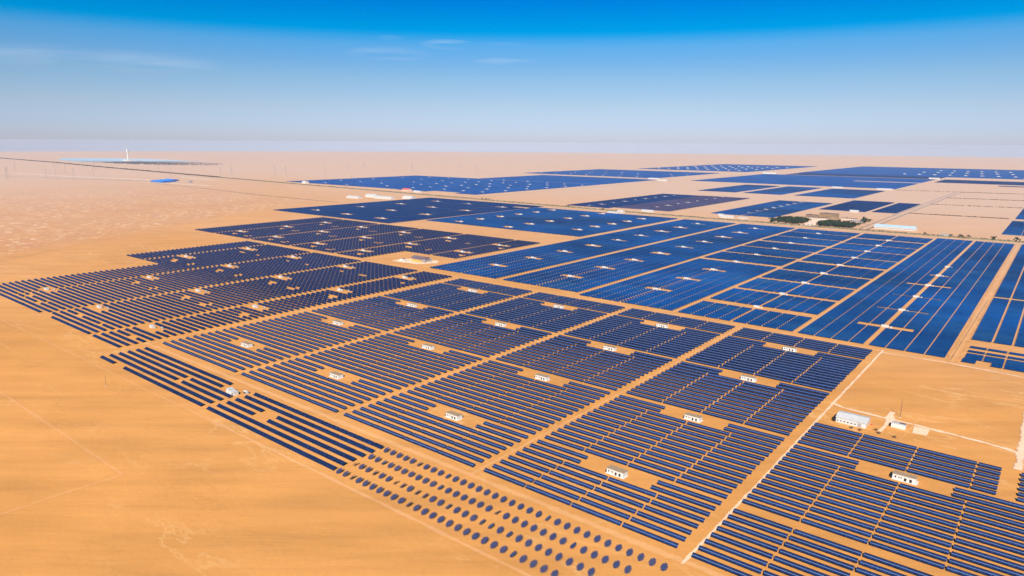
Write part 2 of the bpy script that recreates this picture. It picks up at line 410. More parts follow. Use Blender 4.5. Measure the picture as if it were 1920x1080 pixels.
# ---- short tables: the strip along the outer track, and the stepped field at the left
PER = 0.0463
SHORT = []
def fill(a, b, n=None):
    k = n or max(1, int(round((b - a + 0.004) / PER))); w = (b - a + 0.0035) / k
    return [(a + i * w, a + (i + 1) * w - 0.0035) for i in range(k)]
strip_rows = {0: [(-3.425, -3.285), (-3.175, -2.477), (-2.435, -1.653)], 1: [(-3.420, -2.477), (-2.432, -1.655)],
              2: [(-3.416, -2.847), (-2.796, -2.477), (-2.431, -2.248), (-2.149, -1.655)],
              3: [(-3.414, -2.845), (-2.799, -2.477), (-2.435, -2.248), (-2.150, -1.656)],
              4: [(-3.412, -2.617), (-2.434, -1.656)], 5: [(-3.409, -2.613), (-2.432, -1.656)]}
for k, rr in strip_rows.items():
    i = 0
    for a, b in rr:
        for t in fill(a, b):
            i += 1; SHORT.append((*t, 1.181 + .0386 * k, 'strip', k + 1, i))
Lpitch = 0.0392
hutsL = [(hx, hy) for hy in (1.575, 2.19, 2.825, 3.42) for hx in (-3.785, -4.495, -5.225, -5.955) if not (hx < -5.9 and hy < 2.4)] + \
        [(-4.30, 4.61), (-4.30, 5.15)] + [(hx, hy) for hy in (4.05, 4.64, 5.20) for hx in (-5.04, -5.745, -6.49, -7.19)]
hutsL[2] = (-5.325, 1.555)
def L_hole(x, y):
    for hx, hy in hutsL:
        dx, dy = x - hx, y - hy
        if -0.085 < dx < 0.135 and -0.040 < dy < 0.036: return True
        if 0.07 < dx < 0.17 and -0.155 < dy < -0.118: return True
        if 0.13 < dx < 0.19 and -0.19 < dy < -0.155: return True
        if 0.38 < dx < 0.455 and -0.19 < dy < -0.155: return True
        if 0.41 < dx < 0.455 and -0.155 < dy < -0.118: return True
    return False
def L_cols(y):
    if y < 3.70:
        c = [(-3.845, -3.528), (-4.548, -3.905), (-5.280, -4.600)]
        if y < 1.32: c = [(-3.845, -3.528), (-4.441, -3.905), (-5.70, -4.632)]
        elif y < 1.36: c = [(-3.845, -3.528), (-4.548, -3.905), (-5.72, -4.590)]
        elif y < 1.46: c += [(-5.76, -5.325)]
        elif y < 2.50: c += [(-5.775 + 0.042 * (y - 1.46), -5.325)]
        else: c += [(-6.035, -5.325), (-6.41, -6.08)]
        return c
    c = [(-7.72, -7.29), (-7.25, -6.59), (-6.54, -5.86), (-5.81, -5.15)]
    if y < 4.30: c += [(-5.10, -4.735)]
    else: c += [(-5.10, -4.42), (-4.385, -4.085)]
    return c
yl = [1.303 + Lpitch * k for k in range(61)] + [3.795 + Lpitch * k for k in range(45)]
for r, y in enumerate(yl):
    i = 0
    for a, b in L_cols(y):
        if y > 5.42 and a < -7.2: pass
        for t in fill(a, b)[::-1]:
            if L_hole((t[0] + t[1]) / 2, y): continue
            i += 1; SHORT.append((*t, y + rng.uniform(-.0006, .0006), 'field', r + 1, i))
SHORT = [t for t in SHORT if seen((t[0] + t[1]) / 2, t[2])]
SHORT.sort(key=lambda t: -size_of(t[0], t[1], t[2]) / pix(t[0], t[2])[2])
for a, e, y, w, r, i in SHORT[:300]:
    if w == 'strip': lab = f"short panel table, {ordw(r)} row from the outer track, {ordw(i)} from strip's left end"
    else: lab = f"short panel table in left field, {ordw(r)} row back, {ordw(i)} from its right end"
    place_table("short_panel_table", a, e, y, M['panel_small'], 's', lab, "solar panel", "short panel tables at the left", 3.3)
rest = [(a * H, e * H, y * H, 0) for a, e, y, *_ in SHORT[300:]]
o = obj("short_panel_field", tables_mesh("short_panel_field", rest, [M['panel_small'], M['frame']], posts=4.5, slope=3.35))
tag(o, "short dark panel tables filling the stepped field at the left", "solar panels", kind="stuff")

# ---- everything further off
FAR = [(a * H, e * H, y * H, 0) for a, e, y, *_ in near_rest]
def rows(x0, x1, y0, y1, pitch, mi, xs, holes=(), gap=0.0055, skew=0.0, yref=None):
    """fill a field with table rows; xs = x positions of the gaps; holes = (xa, xb, ya, yb) left bare"""
    n = int(round((y1 - y0) / pitch)) + 1
    for k in range(n):
        y = y0 + pitch * k
        if y > y1 + 1e-6: break
        sh = skew * (y - y0)
        for a, b in cut(x0 + sh, x1 + sh, [g + sh for g in xs], gap):
            parts = [(a, b)]
            for xa, xb, ya, yb in holes:
                if ya < y < yb:
                    nxt = []
                    for p, q in parts:
                        if xb <= p or xa >= q: nxt.append((p, q)); continue
                        if xa - p > 0.01: nxt.append((p, xa))
                        if q - xb > 0.01: nxt.append((xb, q))
                    parts = nxt
            for p, q in parts: FAR.append((p * H, q * H, y * H, mi))
CP = 0.0345
FARHUT = []    # (x, y, field phrase, ordinal)
def lin(a, b, n): return [a + (b - a) * i / n for i in range(1, n)]
def wide(x, w=0.014, y0=0, y1=99): return (x - w / 2, x + w / 2, y0, y1)
# the three blue blocks behind the cross road, with a cabin every half unit
hy_c = [4.285 + 0.4945 * k for k in range(9)]
for (x0, x1, hx, ph) in ((-3.945, -3.24, -3.598, "first blue field behind the cross road"), (-3.172, -2.505, -2.863, "second blue field behind the cross road"),
                         (-2.455, -1.775, -2.142, "third blue field behind the cross road")):
    holes = [wide(hx, 0.013, 3.7, 5.4)]
    for k, y in enumerate(hy_c):
        full = x0 > -2.5 and k >= 3
        holes.append((x0, x1, y - .072, y + .008) if full else (hx - .085, hx + .11, y - .056 - .004 * k, y + .012))
        FARHUT.append((hx - .005, y, ph, k + 1))
    rows(x0, x1, 3.775 if x0 > -3 else 3.84, 8.57, CP, 1, lin(x0, x1, 8), holes)
x0, x1, hx = -1.735, -1.06, -1.413
holes = [wide(-1.405, 0.012)]
for k in range(9):
    y = 4.21 + 0.4915 * k; holes.append((x0, x1, y - .072, y + .008)); FARHUT.append((hx, y, "striped blue field with nine sand strips", k + 1))
rows(x0, x1, 3.765, 8.58, CP, 1, lin(x0, x1, 8), holes)
x0, x1 = -1.03, -0.348
holes = [wide(-0.693, 0.026)]
for k in range(6):
    y = 4.21 + 0.492 * k; holes.append((-.83, -.55, y - .046, y + .008) if k < 4 else (-.75, -.62, y - .05, y + .008)); FARHUT.append((-.692, y, "blue field split by a straight path", k + 1))
rows(x0, x1, 3.755, 8.66, CP, 1, lin(x0, x1, 8), holes)
rows(-0.286, 0.40, 4.215, 8.72, CP, 1, [-0.194, -0.108, -0.02, 0.07, 0.16, 0.25, 0.33], [(-.3, .5, 5.475, 5.56)], gap=0.011)
for k, y in enumerate((3.735, 3.77, 3.805, 3.84, 3.875, 3.94, 4.03)):
    segs = [(-0.275, -0.205), (-0.20, -0.122), (-0.115, -0.03), (-0.022, 0.06)]
    if k < 2: segs = [(-0.28, -0.225), (-0.165, -0.122), (-0.115, -0.03)]
    for a, e in segs: FAR.append((a * H, e * H, y * H, 1))
# navy field and blue field at upper left
h1 = [(-8.62, 6.11), (-7.83, 6.04), (-7.05, 6.01), (-8.56, 6.89), (-7.78, 6.83), (-6.98, 6.77), (-7.70, 7.59), (-8.42, 8.41), (-6.94, 7.55), (-7.68, 8.39), (-6.90, 8.33), (-8.50, 7.65)]
rows(-9.12, -6.545, 5.68, 8.86, 0.0375, 2, lin(-9.12, -6.545, 22), [(x - .13, x + .11, y - .085, y + .02) for x, y in h1] + [wide(-7.03, .02, 6.2, 8.3), (-6.8, -6.5, 8.40, 8.55)], skew=0.02)
h1.sort(key=lambda q: q[1])
for k, (x, y) in enumerate(h1): FARHUT.append((x, y + .005, "navy field at the upper left", k + 1))
h2 = [(-6.03, 6.44 + .41 * k) for k in range(6)] + [(-5.19, 6.41 + .425 * k) for k in range(6)] + [(-4.42, 6.75 + .39 * k) for k in range(5)]
rows(-6.45, -4.055, 6.225, 8.62, CP, 3, lin(-6.45, -4.055, 24), [(x - .10, x + .02, y - .06, y + .025) for x, y in h2] + [(x - .03, x + .09, y - .11, y - .018) for x, y in h2])
for k, (x, y) in enumerate(h2): FARHUT.append((x + .02, y - .01, "bright blue field beside the bare wedge", k + 1))
# beyond the tree line
h = [(-6.0, 9.45 + .383 * k) for k in range(9)] + [(-5.07, 10.0 + .383 * k) for k in range(8)]
rows(-6.36, -5.56, 9.32, 12.78, 0.045, 2, lin(-6.36, -5.56, 6), [(x - .08, x + .08, y - .03, y + .03) for x, y in h])
rows(-5.55, -4.60, 9.50, 12.82, 0.045, 4, lin(-5.55, -4.60, 7), [(x - .08, x + .08, y - .03, y + .03) for x, y in h])
for k, (x, y) in enumerate(h): FARHUT.append((x, y, "grey-blue field just beyond the tree line", k + 1))
h = [(-3.60, 10.1 + .357 * k) for k in range(8)]
rows(-4.03, -3.12, 9.66, 12.68, 0.045, 3, lin(-4.03, -3.12, 6), [wide(-3.575, .022)] + [(x - .04, x + .03, y - .03, y + .03) for x, y in h])
for k, (x, y) in enumerate(h): FARHUT.append((x - .03, y, "blue field behind the white sheds", k + 1))
rows(-3.0, -2.335, 11.42, 13.64, 0.045, 2, lin(-3.0, -2.335, 4)); rows(-2.265, -1.93, 11.5, 13.60, 0.045, 2, [-2.1])
rows(-6.27, -5.43, 14.22, 17.1, 0.05, 3, lin(-6.27, -5.43, 4)); rows(-5.25, -4.47, 14.2, 17.1, 0.05, 3, lin(-5.25, -4.47, 4)); rows(-4.22, -3.12, 14.2, 16.95, 0.05, 3, lin(-4.22, -3.12, 5))
hf1 = [(-15.09, 10.37), (-14.9, 11.31), (-14.2, 10.31), (-13.32, 10.26), (-14.01, 11.23), (-14.77, 12.29), (-13.15, 11.19), (-12.24, 10.58), (-14.75, 13.33), (-13.78, 13.14), (-14.49, 14.14), (-12.95, 12.07), (-12.11, 11.52), (-11.3, 10.51), (-10.57, 9.91), (-12.04, 11.98), (-11.24, 10.98), (-12.87, 13.03), (-13.71, 14.12), (-12.01, 12.48), (-11.2, 11.45), (-10.46, 10.64), (-11.15, 11.92), (-11.96, 12.93), (-12.76, 13.92), (-11.88, 13.35), (-11.11, 12.4), (-10.42, 11.35), (-9.86, 10.59), (-11.95, 13.94), (-11.05, 12.83), (-10.38, 12.04), (-9.84, 11.33), (-9.31, 10.58), (-11.82, 14.3), (-11.05, 13.34), (-10.32, 12.73), (-9.77, 11.98), (-9.22, 11.21), (-11.0, 13.8), (-11.03, 14.32), (-10.23, 13.37), (-9.72, 12.63), (-9.24, 11.97), (-10.26, 14.13), (-9.72, 13.39), (-9.19, 12.64), (-9.7, 14.08), (-9.13, 13.3), (-9.13, 14.01)]
hf2 = [(-14.11, 19.1), (-13.32, 18.82), (-13.97, 20.03), (-12.82, 18.99), (-13.36, 20.05), (-14.02, 21.25), (-12.14, 18.87), (-12.74, 20.02), (-13.33, 21.13), (-11.52, 18.86), (-12.1, 19.96), (-12.73, 21.12), (-10.81, 18.67), (-11.47, 19.92), (-12.07, 21.03), (-10.25, 18.76), (-10.83, 19.85), (-11.45, 21.01), (-10.23, 21.0), (-9.67, 19.96), (-9.63, 20.96)]
hl = lambda hs, w, d: [(x - w, x + w, y - d, y + d) for x, y in hs]
rows(-15.45, -8.92, 9.98, 14.5, 0.06, 5, lin(-15.45, -8.92, 14), hl(hf1, .07, .04) + [(-15.5, -11.2, 9.9, 10.02), (-10.3, -9.5, 9.9, 10.2)])
rows(-12.95, -8.95, 14.62, 17.6, 0.06, 5, lin(-12.95, -8.95, 8))
rows(-14.3, -9.42, 18.35, 23.2, 0.08, 5, lin(-14.3, -9.42, 10), hl(hf2, .07, .05))
rows(-13.6, -9.12, 24.9, 33.8, 0.1, 5, lin(-13.6, -9.12, 8))
rows(-8.1, -3.08, 17.9, 23.7, 0.08, 5, lin(-8.1, -3.08, 9), [(-4.72, -3.0, 20.95, 21.35)])
rows(-7.5, -3.05, 24.0, 25.7, 0.1, 2, lin(-7.5, -3.05, 6)); rows(-7.6, 2.5, 25.8, 35.5, 0.1, 5, lin(-7.6, 2.5, 14), [(-1.0, 0.2, 27.0, 27.7)])
rows(-2.86, 1.5, 21.95, 23.9, 0.08, 2, lin(-2.86, 1.5, 6)); rows(-1.35, 1.0, 20.95, 21.2, 0.08, 2, [0])
rows(-1.3, 1.5, 24.6, 25.7, 0.08, 2, [0])
rows(-0.52, 0.9, 9.62, 11.40, 0.045, 3, [-0.34, -.15, 0.1, .35, .6]); rows(-0.51, 0.9, 11.78, 13.8, 0.045, 3, [-0.34, -.15, 0.1, .35, .6])
FAR = [t for t in FAR if seen((t[0] + t[1]) / 2 / H, t[2] / H, 25)]
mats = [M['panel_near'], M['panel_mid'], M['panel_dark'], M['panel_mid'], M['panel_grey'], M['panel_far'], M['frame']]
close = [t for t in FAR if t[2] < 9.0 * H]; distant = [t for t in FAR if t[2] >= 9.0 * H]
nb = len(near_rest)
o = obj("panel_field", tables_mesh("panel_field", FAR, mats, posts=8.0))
tag(o, "blue panel rows filling the fields out to the horizon", "solar panels", kind="stuff")

# ------------------------------------------------------------------ dual-axis trackers
def tracker_array():
    b = MB(); cols = [(-1.32, 1.5), (-0.44, 2.55), (0.44, 2.55), (1.32, 1.5)]
    P_ = []
    for x, hh in cols:
        n = int(round(hh * 2 / 1.0))
        for i in range(n):
            y = -n * .5 + 1.0 * i
            P_.append((x - .39, y + .05, x + .39, y + .95))
    v, f = [], []
    for x0, y0, x1, y1 in P_: b.box(x0, y0, 0, x1, y1, 0.06, 0)
    b.box(-1.6, -.06, -.16, 1.6, .06, -.03, 1)
    for x in (-1.0, 0, 1.0): b.box(x - .05, -2.0 + abs(x) * .5, -.1, x + .05, 2.0 - abs(x) * .5, -.02, 1)
    return b.mesh("panel_array", [M['panel_trk'], M['steel']])
m, nt, b = new_mat("tracker_glass")
tc = N(nt, "ShaderNodeTexCoord")
wn = noise(nt, tc.outputs["Object"], 1.3, 2)
ts = N(nt, "ShaderNodeSeparateXYZ"); nt.links.new(tc.outputs["Object"], ts.inputs[0])
fy = math_n(nt, 'ABSOLUTE', math_n(nt, 'SUBTRACT', math_n(nt, 'FRACT', math_n(nt, 'ADD', ts.outputs[1], 50.0)), 0.5))
trk_c = mixc(nt, wn, (0.003, 0.008, 0.036), (0.010, 0.020, 0.070))
trk_c = mixc(nt, math_n(nt, 'LESS_THAN', fy, 0.15), trk_c, (0.10, 0.14, 0.32))
trk_c = mixc(nt, math_n(nt, 'GREATER_THAN', fy, 0.36), trk_c, (0.006, 0.007, 0.02))
nt.links.new(trk_c, b.inputs["Base Color"]); b.inputs["Roughness"].default_value = 0.2
M['panel_trk'] = m
arr = tracker_array()
pb = MB(); pb.bar((0, 0, -.1), (0, 0, 1.75), .13, .11, 8); pb.box(-.3, -.3, -.05, .3, .3, .15); pole_me = pb.mesh("post", M['steel'])
hb = MB(); hb.bar((-.35, 0, 1.75), (.35, 0, 1.75), .16, .16, 8); hb.box(-.14, -.14, 1.6, .14, .14, 1.9); head_me = hb.mesh("tilt_head", M['frame'])
def face(n):
    n = Vector(n).normalized(); y = (Vector((0, 1, 0)) - n * n.y).normalized(); x = y.cross(n)
    return Matrix((x, y, n)).transposed().to_euler()
trk = {1: (1.369, -0.600), 2: (1.305, -0.685), 3: (1.242, -0.752), 4: (1.180, -0.815)}
thin = {3: {0, 6}, 2: {17}}; turned = {1: {5, 9, 21}, 2: {2, 10, 25}, 3: {3, 7, 9, 10, 13, 17, 18, 20}, 4: {2, 10, 22}}
proto = None
for row, (y, xe) in trk.items():
    i = 0; x = -1.629
    while x < xe:
        st = 'thin' if i in thin.get(row, ()) else 'turned' if i in turned.get(row, ()) else 'norm'
        if proto is None:
            proto = empty("tracker", (0, 0, 0)); obj("post", pole_me, proto); obj("tilt_head", head_me, proto)
            a_ = obj("panel_array", arr, proto); a_.location = (0, 0, 1.98); a_.scale = (.98, 1.0, 1); t = proto
        else: t = copy_tree(proto)
        t.location = (x * H, y * H, 0)
        ar = [c for c in t.children if c.name.startswith("panel_array")][0]
        if st == 'norm': ar.rotation_euler = face((0.10 + rng.normal(0, .05), -0.42 + rng.normal(0, .04), 0.86))
        elif st == 'turned': ar.rotation_euler = face((-0.42 + rng.normal(0, .06), -0.22, 0.80))
        else: ar.rotation_euler = face((-0.55, 0.0, 0.85))
        word = {'norm': "blue oval tracker panel", 'turned': "dark turned-away oval tracker panel", 'thin': "oval tracker panel seen edge-on"}[st]
        tag(t, f"{word}, {ordw(5 - row)} row from outer track, {ordw(i + 1)} from left", "solar tracker", "tracker panels along the outer track")
        x += 0.03125; i += 1

# ------------------------------------------------------------------ huts and cabins
def make_hut(label):
    t = empty("inverter_hut", (0, 0, 0)); tag(t, label, "hut", "inverter huts of the near blocks")
    w = MB(); w.prism([(0, 0), (7.2, 0), (7.2, 3.6), (0, 4.3)], -7.6, 7.6)
    w.build("wall", M['white'], t)
    r = MB(); r.prism([(-.45, 4.36), (7.6, 3.56), (7.6, 3.80), (-.45, 4.60)], -7.9, 7.9); r.box(-3.8, 2.4, 4.25, -3.3, 2.9, 4.9); r.build("roof", M['tan_roof'], t)
    p = MB(); p.box(-8.2, -1.2, -.05, 8.9, -.002, .3); p.box(7.602, 0, -.05, 9.0, 6.5, .3); p.build("plinth", M['white'], t)
    for x in (0.9, 4.4):
        d = MB(); d.box(x - .85, -.06, .32, x + .85, -.004, 2.7); d.build("door", M['hole'], t)
    for x in (-5.6, -3.2, -1.8):
        d = MB(); q = .55 if x < -5 else .32
        d.box(x - q, -.05, 1.5, x + q, -.004, 2.9); d.build("window", M['hole'], t)
    e = MB(); e.box(-8.9, .3, -.05, -7.602, 3.2, 2.3); e.build("transformer", M['hole'], t)
    return t
centres = {4: -0.966, 3: -1.660, 2: -2.364, 1: -3.085}
hproto = None
for b, cx in centres.items():
    for j, hy in enumerate((1.705, 2.259, 2.8215, 3.384)):
        lab = f"white inverter hut with dark doors, {ordw(j + 1)} from front track, {BN[b]}"
        if hproto is None: hproto = make_hut(lab); t = hproto
        else: t = copy_tree(hproto); t["label"] = lab
        t.location = (cx * H, hy * H + 1.0, 0); t.scale = (.84, .86, .86)
t = copy_tree(hproto); t["label"] = "white inverter hut with dark doors in the clearing of the rightmost block"
t.location = (-0.268 * H, 2.236 * H, 0); t.scale = (.90, .9, .9)

def make_field_hut():
    t = empty("field_hut", (0, 0, 0)); tag(t, "x", "hut", "huts of the left field")
    w = MB(); w.box(-6.6, 0, -.05, -2.2, 5, 4.2); w.box(-2.2, .4, -.05, 5.2, 5, 3.1); w.build("wall", M['white'], t)
    r = MB(); r.box(-6.8, -.2, 4.2, -2.0, 5.2, 4.45); r.box(-2.0, .2, 3.1, 5.4, 5.2, 3.3); r.build("roof", M['white_sheet'], t)
    d = MB(); d.box(2.2, .34, .1, 3.8, .398, 2.4); d.build("door", M['hole'], t)
    return t
def make_box():
    t = empty("transformer_box", (0, 0, 0)); tag(t, "x", "transformer", "transformer boxes of the left field")
    w = MB(); w.box(-2, -1.3, .3, 2, 1.3, 2.5); w.box(-1.7, -1.05, -.05, 1.7, 1.05, .3); w.build("housing", M['white_sheet'], t)
    r = MB(); r.prism([(-1.5, 2.5), (1.5, 2.5), (0, 3.0)], -2.2, 2.2); r.build("roof", M['white'], t)
    f = MB()
    for k in range(6): f.box(-1.5 + k * .6, -1.6, .6, -1.3 + k * .6, -1.302, 2.2)
    f.build("cooling_fins", M['steel'], t)
    return t
fh, tb = make_field_hut(), make_box()
first = True
def colrow(hx, hy):
    k = sorted({round(y, 1) for x, y in hutsL}); return k
rowset = [1.57, 2.19, 2.83, 3.42, 4.05, 4.63, 5.18]
for (hx, hy) in [(-2.512, 1.322)] + hutsL:
    t, b = (fh, tb) if first else (copy_tree(fh), copy_tree(tb)); first = False
    q_ = 1.0 if hy < 1.4 else .72
    t.scale = (q_,) * 3; b.scale = (q_,) * 3
    t.location = (hx * H, hy * H - 1.5, 0); b.location = (hx * H + (1 if hy > 1.4 else 0) * 4.5 + 8.2, hy * H + (5.5 if hy > 1.4 else 9.0), 0)
    if hy < 1.4: w1 = "beside the short panel strip near the outer track"
    else:
        r = min(range(7), key=lambda i: abs(rowset[i] - hy)) + 1
        same = sorted([x for x, y in hutsL if min(range(7), key=lambda i: abs(rowset[i] - y)) + 1 == r], reverse=True)
        w1 = f"in the left field, {ordw(r)} row back, {ordw(same.index(hx) + 1)} from its right edge"
    t["label"] = "white stepped hut " + w1; b["label"] = "white transformer box " + w1

cb = MB(); cb.box(-5.6, 0, .4, 5.6, 3.0, 3.3); cb.prism([(-.2, 3.3), (3.2, 3.3), (3.2, 3.5), (1.5, 3.8), (-.2, 3.5)], -5.8, 5.8)
cb.box(-5.3, .2, -.05, 5.3, 2.8, .4, 1); cb.box(8.0, .4, -.05, 10.6, 2.8, 2.4)
for x in (-3.5, 0, 3.5): cb.box(x - .5, -.05, .7, x + .5, -.003, 2.6, 1)
cab_me = cb.mesh("inverter_cabin", [M['white'], M['grey']])
for x, y, ph, k in FARHUT:
    c = obj("inverter_cabin", cab_me, None, (x * H, y * H - (4 if y > 4 else 0), 0)); c.scale = (.72, .8, .8)
    tag(c, f"white inverter cabin, {ordw(k)} from near end, in {ph}", "cabin", "inverter cabins in the " + ph)
for hs, ph in ((hf1, "far blue field left of the bare sand wedge"), (hf2, "thin far blue field under the horizon haze")):
    for x, y in hs:
        c = obj("inverter_cabin", cab_me, None, (x * H, y * H, 0)); c.scale = (.95, 1.0, .9)
        tag(c, f"tiny white inverter cabin dotted in the {ph}", "cabin", "inverter cabins in the " + ph)
hf3 = [(-13.2 + .42 * i + .12 * j, 26.0 + 1.5 * j) for i in range(9) for j in range(4)]
hf4 = [(-4.5 + .45 * i + .25 * j, 27.4 + 2.3 * j) for i in range(13) for j in range(3)]
for hs, ph in ((hf3, "topmost far field at the centre skyline"), (hf4, "topmost far field at the right skyline")):
    for x, y in hs:
        c = obj("inverter_cabin", cab_me, None, (x * H, y * H, 0)); c.scale = (1.5, 1.5, 1.5)
        tag(c, f"tiny white inverter cabin in the {ph}", "cabin", "inverter cabins in the " + ph)

# ------------------------------------------------------------------ ground, tracks
R0 = 8800.0
def gz(r): return -4.3e-7 * max(0.0, r - R0) ** 2          # the plain falls away gently towards the horizon
def plain_sheet():
    n = 192; rad = [0, 400, 2000, R0] + [R0 + 19500 * (i / 14) for i in range(1, 15)]
    v = [(0, 0, 0)]; f = []
    for r in rad[1:]: v += [(r * math.cos(2 * math.pi * i / n), r * math.sin(2 * math.pi * i / n), gz(r)) for i in range(n)]
    f += [(0, 1 + i, 1 + (i + 1) % n) for i in range(n)]
    for k in range(len(rad) - 2):
        a, b = 1 + k * n, 1 + (k + 1) * n
        f += [(a + i, b + i, b + (i + 1) % n, a + (i + 1) % n) for i in range(n)]
    me = bpy.data.meshes.new("ground"); me.from_pydata(v, [], f); me.materials.append(M['sand']); me.update()
    me.polygons.foreach_set("use_smooth", [True] * len(me.polygons))
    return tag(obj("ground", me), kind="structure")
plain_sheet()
LV = [0.02]
def strip(name, pts, w, mat, kind="structure", wob=0.12, step=0.08):
    """a ribbon of ground along pts (units of H), half-width w, edges slightly uneven"""
    z = LV[0]; LV[0] += 0.012
    P_ = [Vector((x * H, y * H, 0)) for x, y in pts]; L_ = []
    for a, b in zip(P_, P_[1:]):
        n = max(1, int((b - a).length / (step * H)))
        L_ += [a.lerp(b, i / n) for i in range(n)]
    L_.append(P_[-1]); v, f = [], []
    for i, p in enumerate(L_):
        d = (L_[min(i + 1, len(L_) - 1)] - L_[max(i - 1, 0)]).normalized(); q = Vector((-d.y, d.x, 0))
        for s_ in (-1, 1):
            r = w * H * 1.3 * (1 + rng.uniform(-wob, wob)); c = p + q * r * s_; v.append((c.x, c.y, z + gz(math.hypot(c.x, c.y))))
    for i in range(len(L_) - 1): f.append((2 * i, 2 * i + 2, 2 * i + 3, 2 * i + 1))
    me = bpy.data.meshes.new(name); me.from_pydata(v, [], f); me.materials.append(mat)
    ul = me.uv_layers.new(name="UVMap")
    for l in me.loops: ul.data[l.index].uv = (-1.0 if l.vertex_index % 2 == 0 else 1.0, 0.0)
    me.update()
    return tag(obj(name, me), kind=kind)
def patch(name, pts, mat):
    z = LV[0]; LV[0] += 0.012
    me = bpy.data.meshes.new(name); me.from_pydata([(x * H, y * H, z) for x, y in pts], [], [tuple(range(len(pts)))]); me.materials.append(mat); me.update()
    return tag(obj(name, me), kind="structure")
strip("cross_road", [(-7.9, 3.74), (-3.95, 3.74), (-3.4, 3.70), (-0.2, 3.69), (0.5, 3.68)], 0.022, M['path'])
strip("cross_road_far", [(-4.03, 3.72), (-4.02, 5.6), (-4.0, 8.6)], 0.016, M['path'])
strip("front_track", [(-3.6, 1.425), (-2.0, 1.428), (-0.4, 1.432), (0.2, 1.43)], 0.011, M['track'])
strip("outer_track", [(-5.2, 1.10), (-3.6, 1.12), (-2.3, 1.135)], 0.0055, M['faint'], wob=.4)
strip("outer_track", [(-2.3, 1.135), (-2.0, 1.139), (-0.9, 1.146), (-0.3, 1.15)], 0.0058, M['track'], wob=.3)
strip("old_track", [(-4.6, 0.70), (-3.255, 0.740), (-2.6, 0.750), (-2.131, 0.754)], 0.006, M['faint'], wob=.3)
strip("old_track_branch", [(-2.131, 0.756), (-2.140, 0.60), (-2.150, 0.30)], 0.0055, M['faint'], wob=.3)
strip("side_track", [(-4.9, 1.10), (-4.52, 1.135), (-4.1, 1.19), (-3.95, 1.24)], 0.004, M['faint'], wob=.4)
for i, (xa, ya, yb) in enumerate(((-0.606, 1.42, 3.70), (-1.311, 1.42, 3.68), (-2.006, 1.42, 3.68), (-2.722, 1.42, 3.68), (-3.478, 1.30, 3.70))):
    strip("block_road", [(xa, ya), (xa, yb)], 0.005 if i else 0.0045, M['pale'] if i == 0 else M['track'], wob=.25)
for xa in (-3.207, -2.48, -1.755, -1.045): strip("block_road", [(xa, 3.72), (xa, 8.66)], 0.011, M['path'])
strip("wide_road", [(-0.317, 3.70), (-0.317, 8.72)], 0.022, M['path'])
strip("wheel_rut", [(-0.325, 3.72), (-0.31, 5.4)], 0.0018, M['ditch'])
strip("bare_plot_track", [(-0.604, 3.652), (-0.33, 3.672), (0.1, 3.64)], 0.006, M['pale'], wob=.3)
strip("left_track", [(-6.9, 1.71), (-7.83, 3.0), (-8.75, 4.35), (-9.4, 5.4)], 0.008, M['ditch'] if False else M['path'], wob=.3)
strip("yard_road", [(-0.60, 2.78), (-0.565, 2.755), (-0.42, 2.748), (-0.30, 2.742), (-0.18, 2.733), (-0.10, 2.725), (-0.012, 2.706)], 0.0075, M['pale'], wob=.35, step=.03)
patch("yard_apron", [(-0.412, 2.59), (-0.398, 2.60), (-0.392, 2.70), (-0.385, 2.735), (-0.382, 2.752), (-0.398, 2.80), (-0.395, 2.83), (-0.414, 2.83), (-0.415, 2.76), (-0.425, 2.745), (-0.408, 2.73), (-0.405, 2.66)], M['pad'])
patch("yard_pad", [(-0.312, 2.655), (-0.268, 2.662), (-0.268, 2.728), (-0.318, 2.728)], M['pad'])
strip("yard_path", [(-0.335, 2.55), (-0.325, 2.66), (-0.318, 2.84)], 0.0022, M['track'], wob=.3, step=.03)
strip("plot_road", [(0.000, 2.55), (-0.002, 2.80), (-0.004, 3.3)], 0.012, M['pale'])
patch("site_yard", [(-4.44, 3.86), (-4.15, 3.88), (-4.05, 4.02), (-4.12, 4.12), (-4.33, 4.10), (-4.45, 3.98)], M['pad'])
TL = [(-60.0, 13.9), (-46.4, 12.21), (-35.0, 11.40), (-28.7, 10.75), (-18.6, 9.93), (-12.0, 9.48), (-9.0, 9.30), (-7.2, 9.16), (-5.95, 9.07), (-4.66, 9.0), (-3.0, 8.98), (-1.2, 8.98), (1.2, 9.02)]
strip("tree_line_road", [(x, y - .16) for x, y in TL if x > -19], 0.05, M['track'])
strip("weedy_verge", [(x, y) for x, y in TL if x > -19], 0.075, M['verge'])
strip("far_road", [(x, y - .1) for x, y in TL if x < -18], 0.09, M['track'])
strip("dirt_road", [(-1.86, 9.05), (-1.86, 12), (-1.85, 16), (-1.83, 18.2)], 0.03, M['track'])
for dx in (-.045, .045): strip("ditch", [(-1.86 + dx, 9.05), (-1.86 + dx, 12), (-1.85 + dx, 16), (-1.83 + dx, 18.2)], 0.015, M['ditch'], wob=.4)
strip("pale_flat", [(-25.5, 6.9), (-21.5, 7.35), (-18.5, 8.05)], 0.10, M['pale'], wob=.6)
strip("pale_flat", [(-17.6, 7.6), (-15.2, 7.9)], 0.07, M['pale'], wob=.6)
strip("pale_flat", [(-19.5, 9.3), (-17.2, 9.1)], 0.07, M['pale'], wob=.5)
strip("desert_track", [(-30, 4.2), (-22.5, 6.4), (-20.0, 7.1), (-18.1, 7.75)], 0.05, M['ditch'], wob=.4)
strip("desert_track", [(-17.0, 7.45), (-14.5, 7.35), (-12.99, 7.25), (-11.7, 7.14), (-10.05, 7.14), (-9.52, 7.16)], 0.022, M['ditch'], wob=.5)
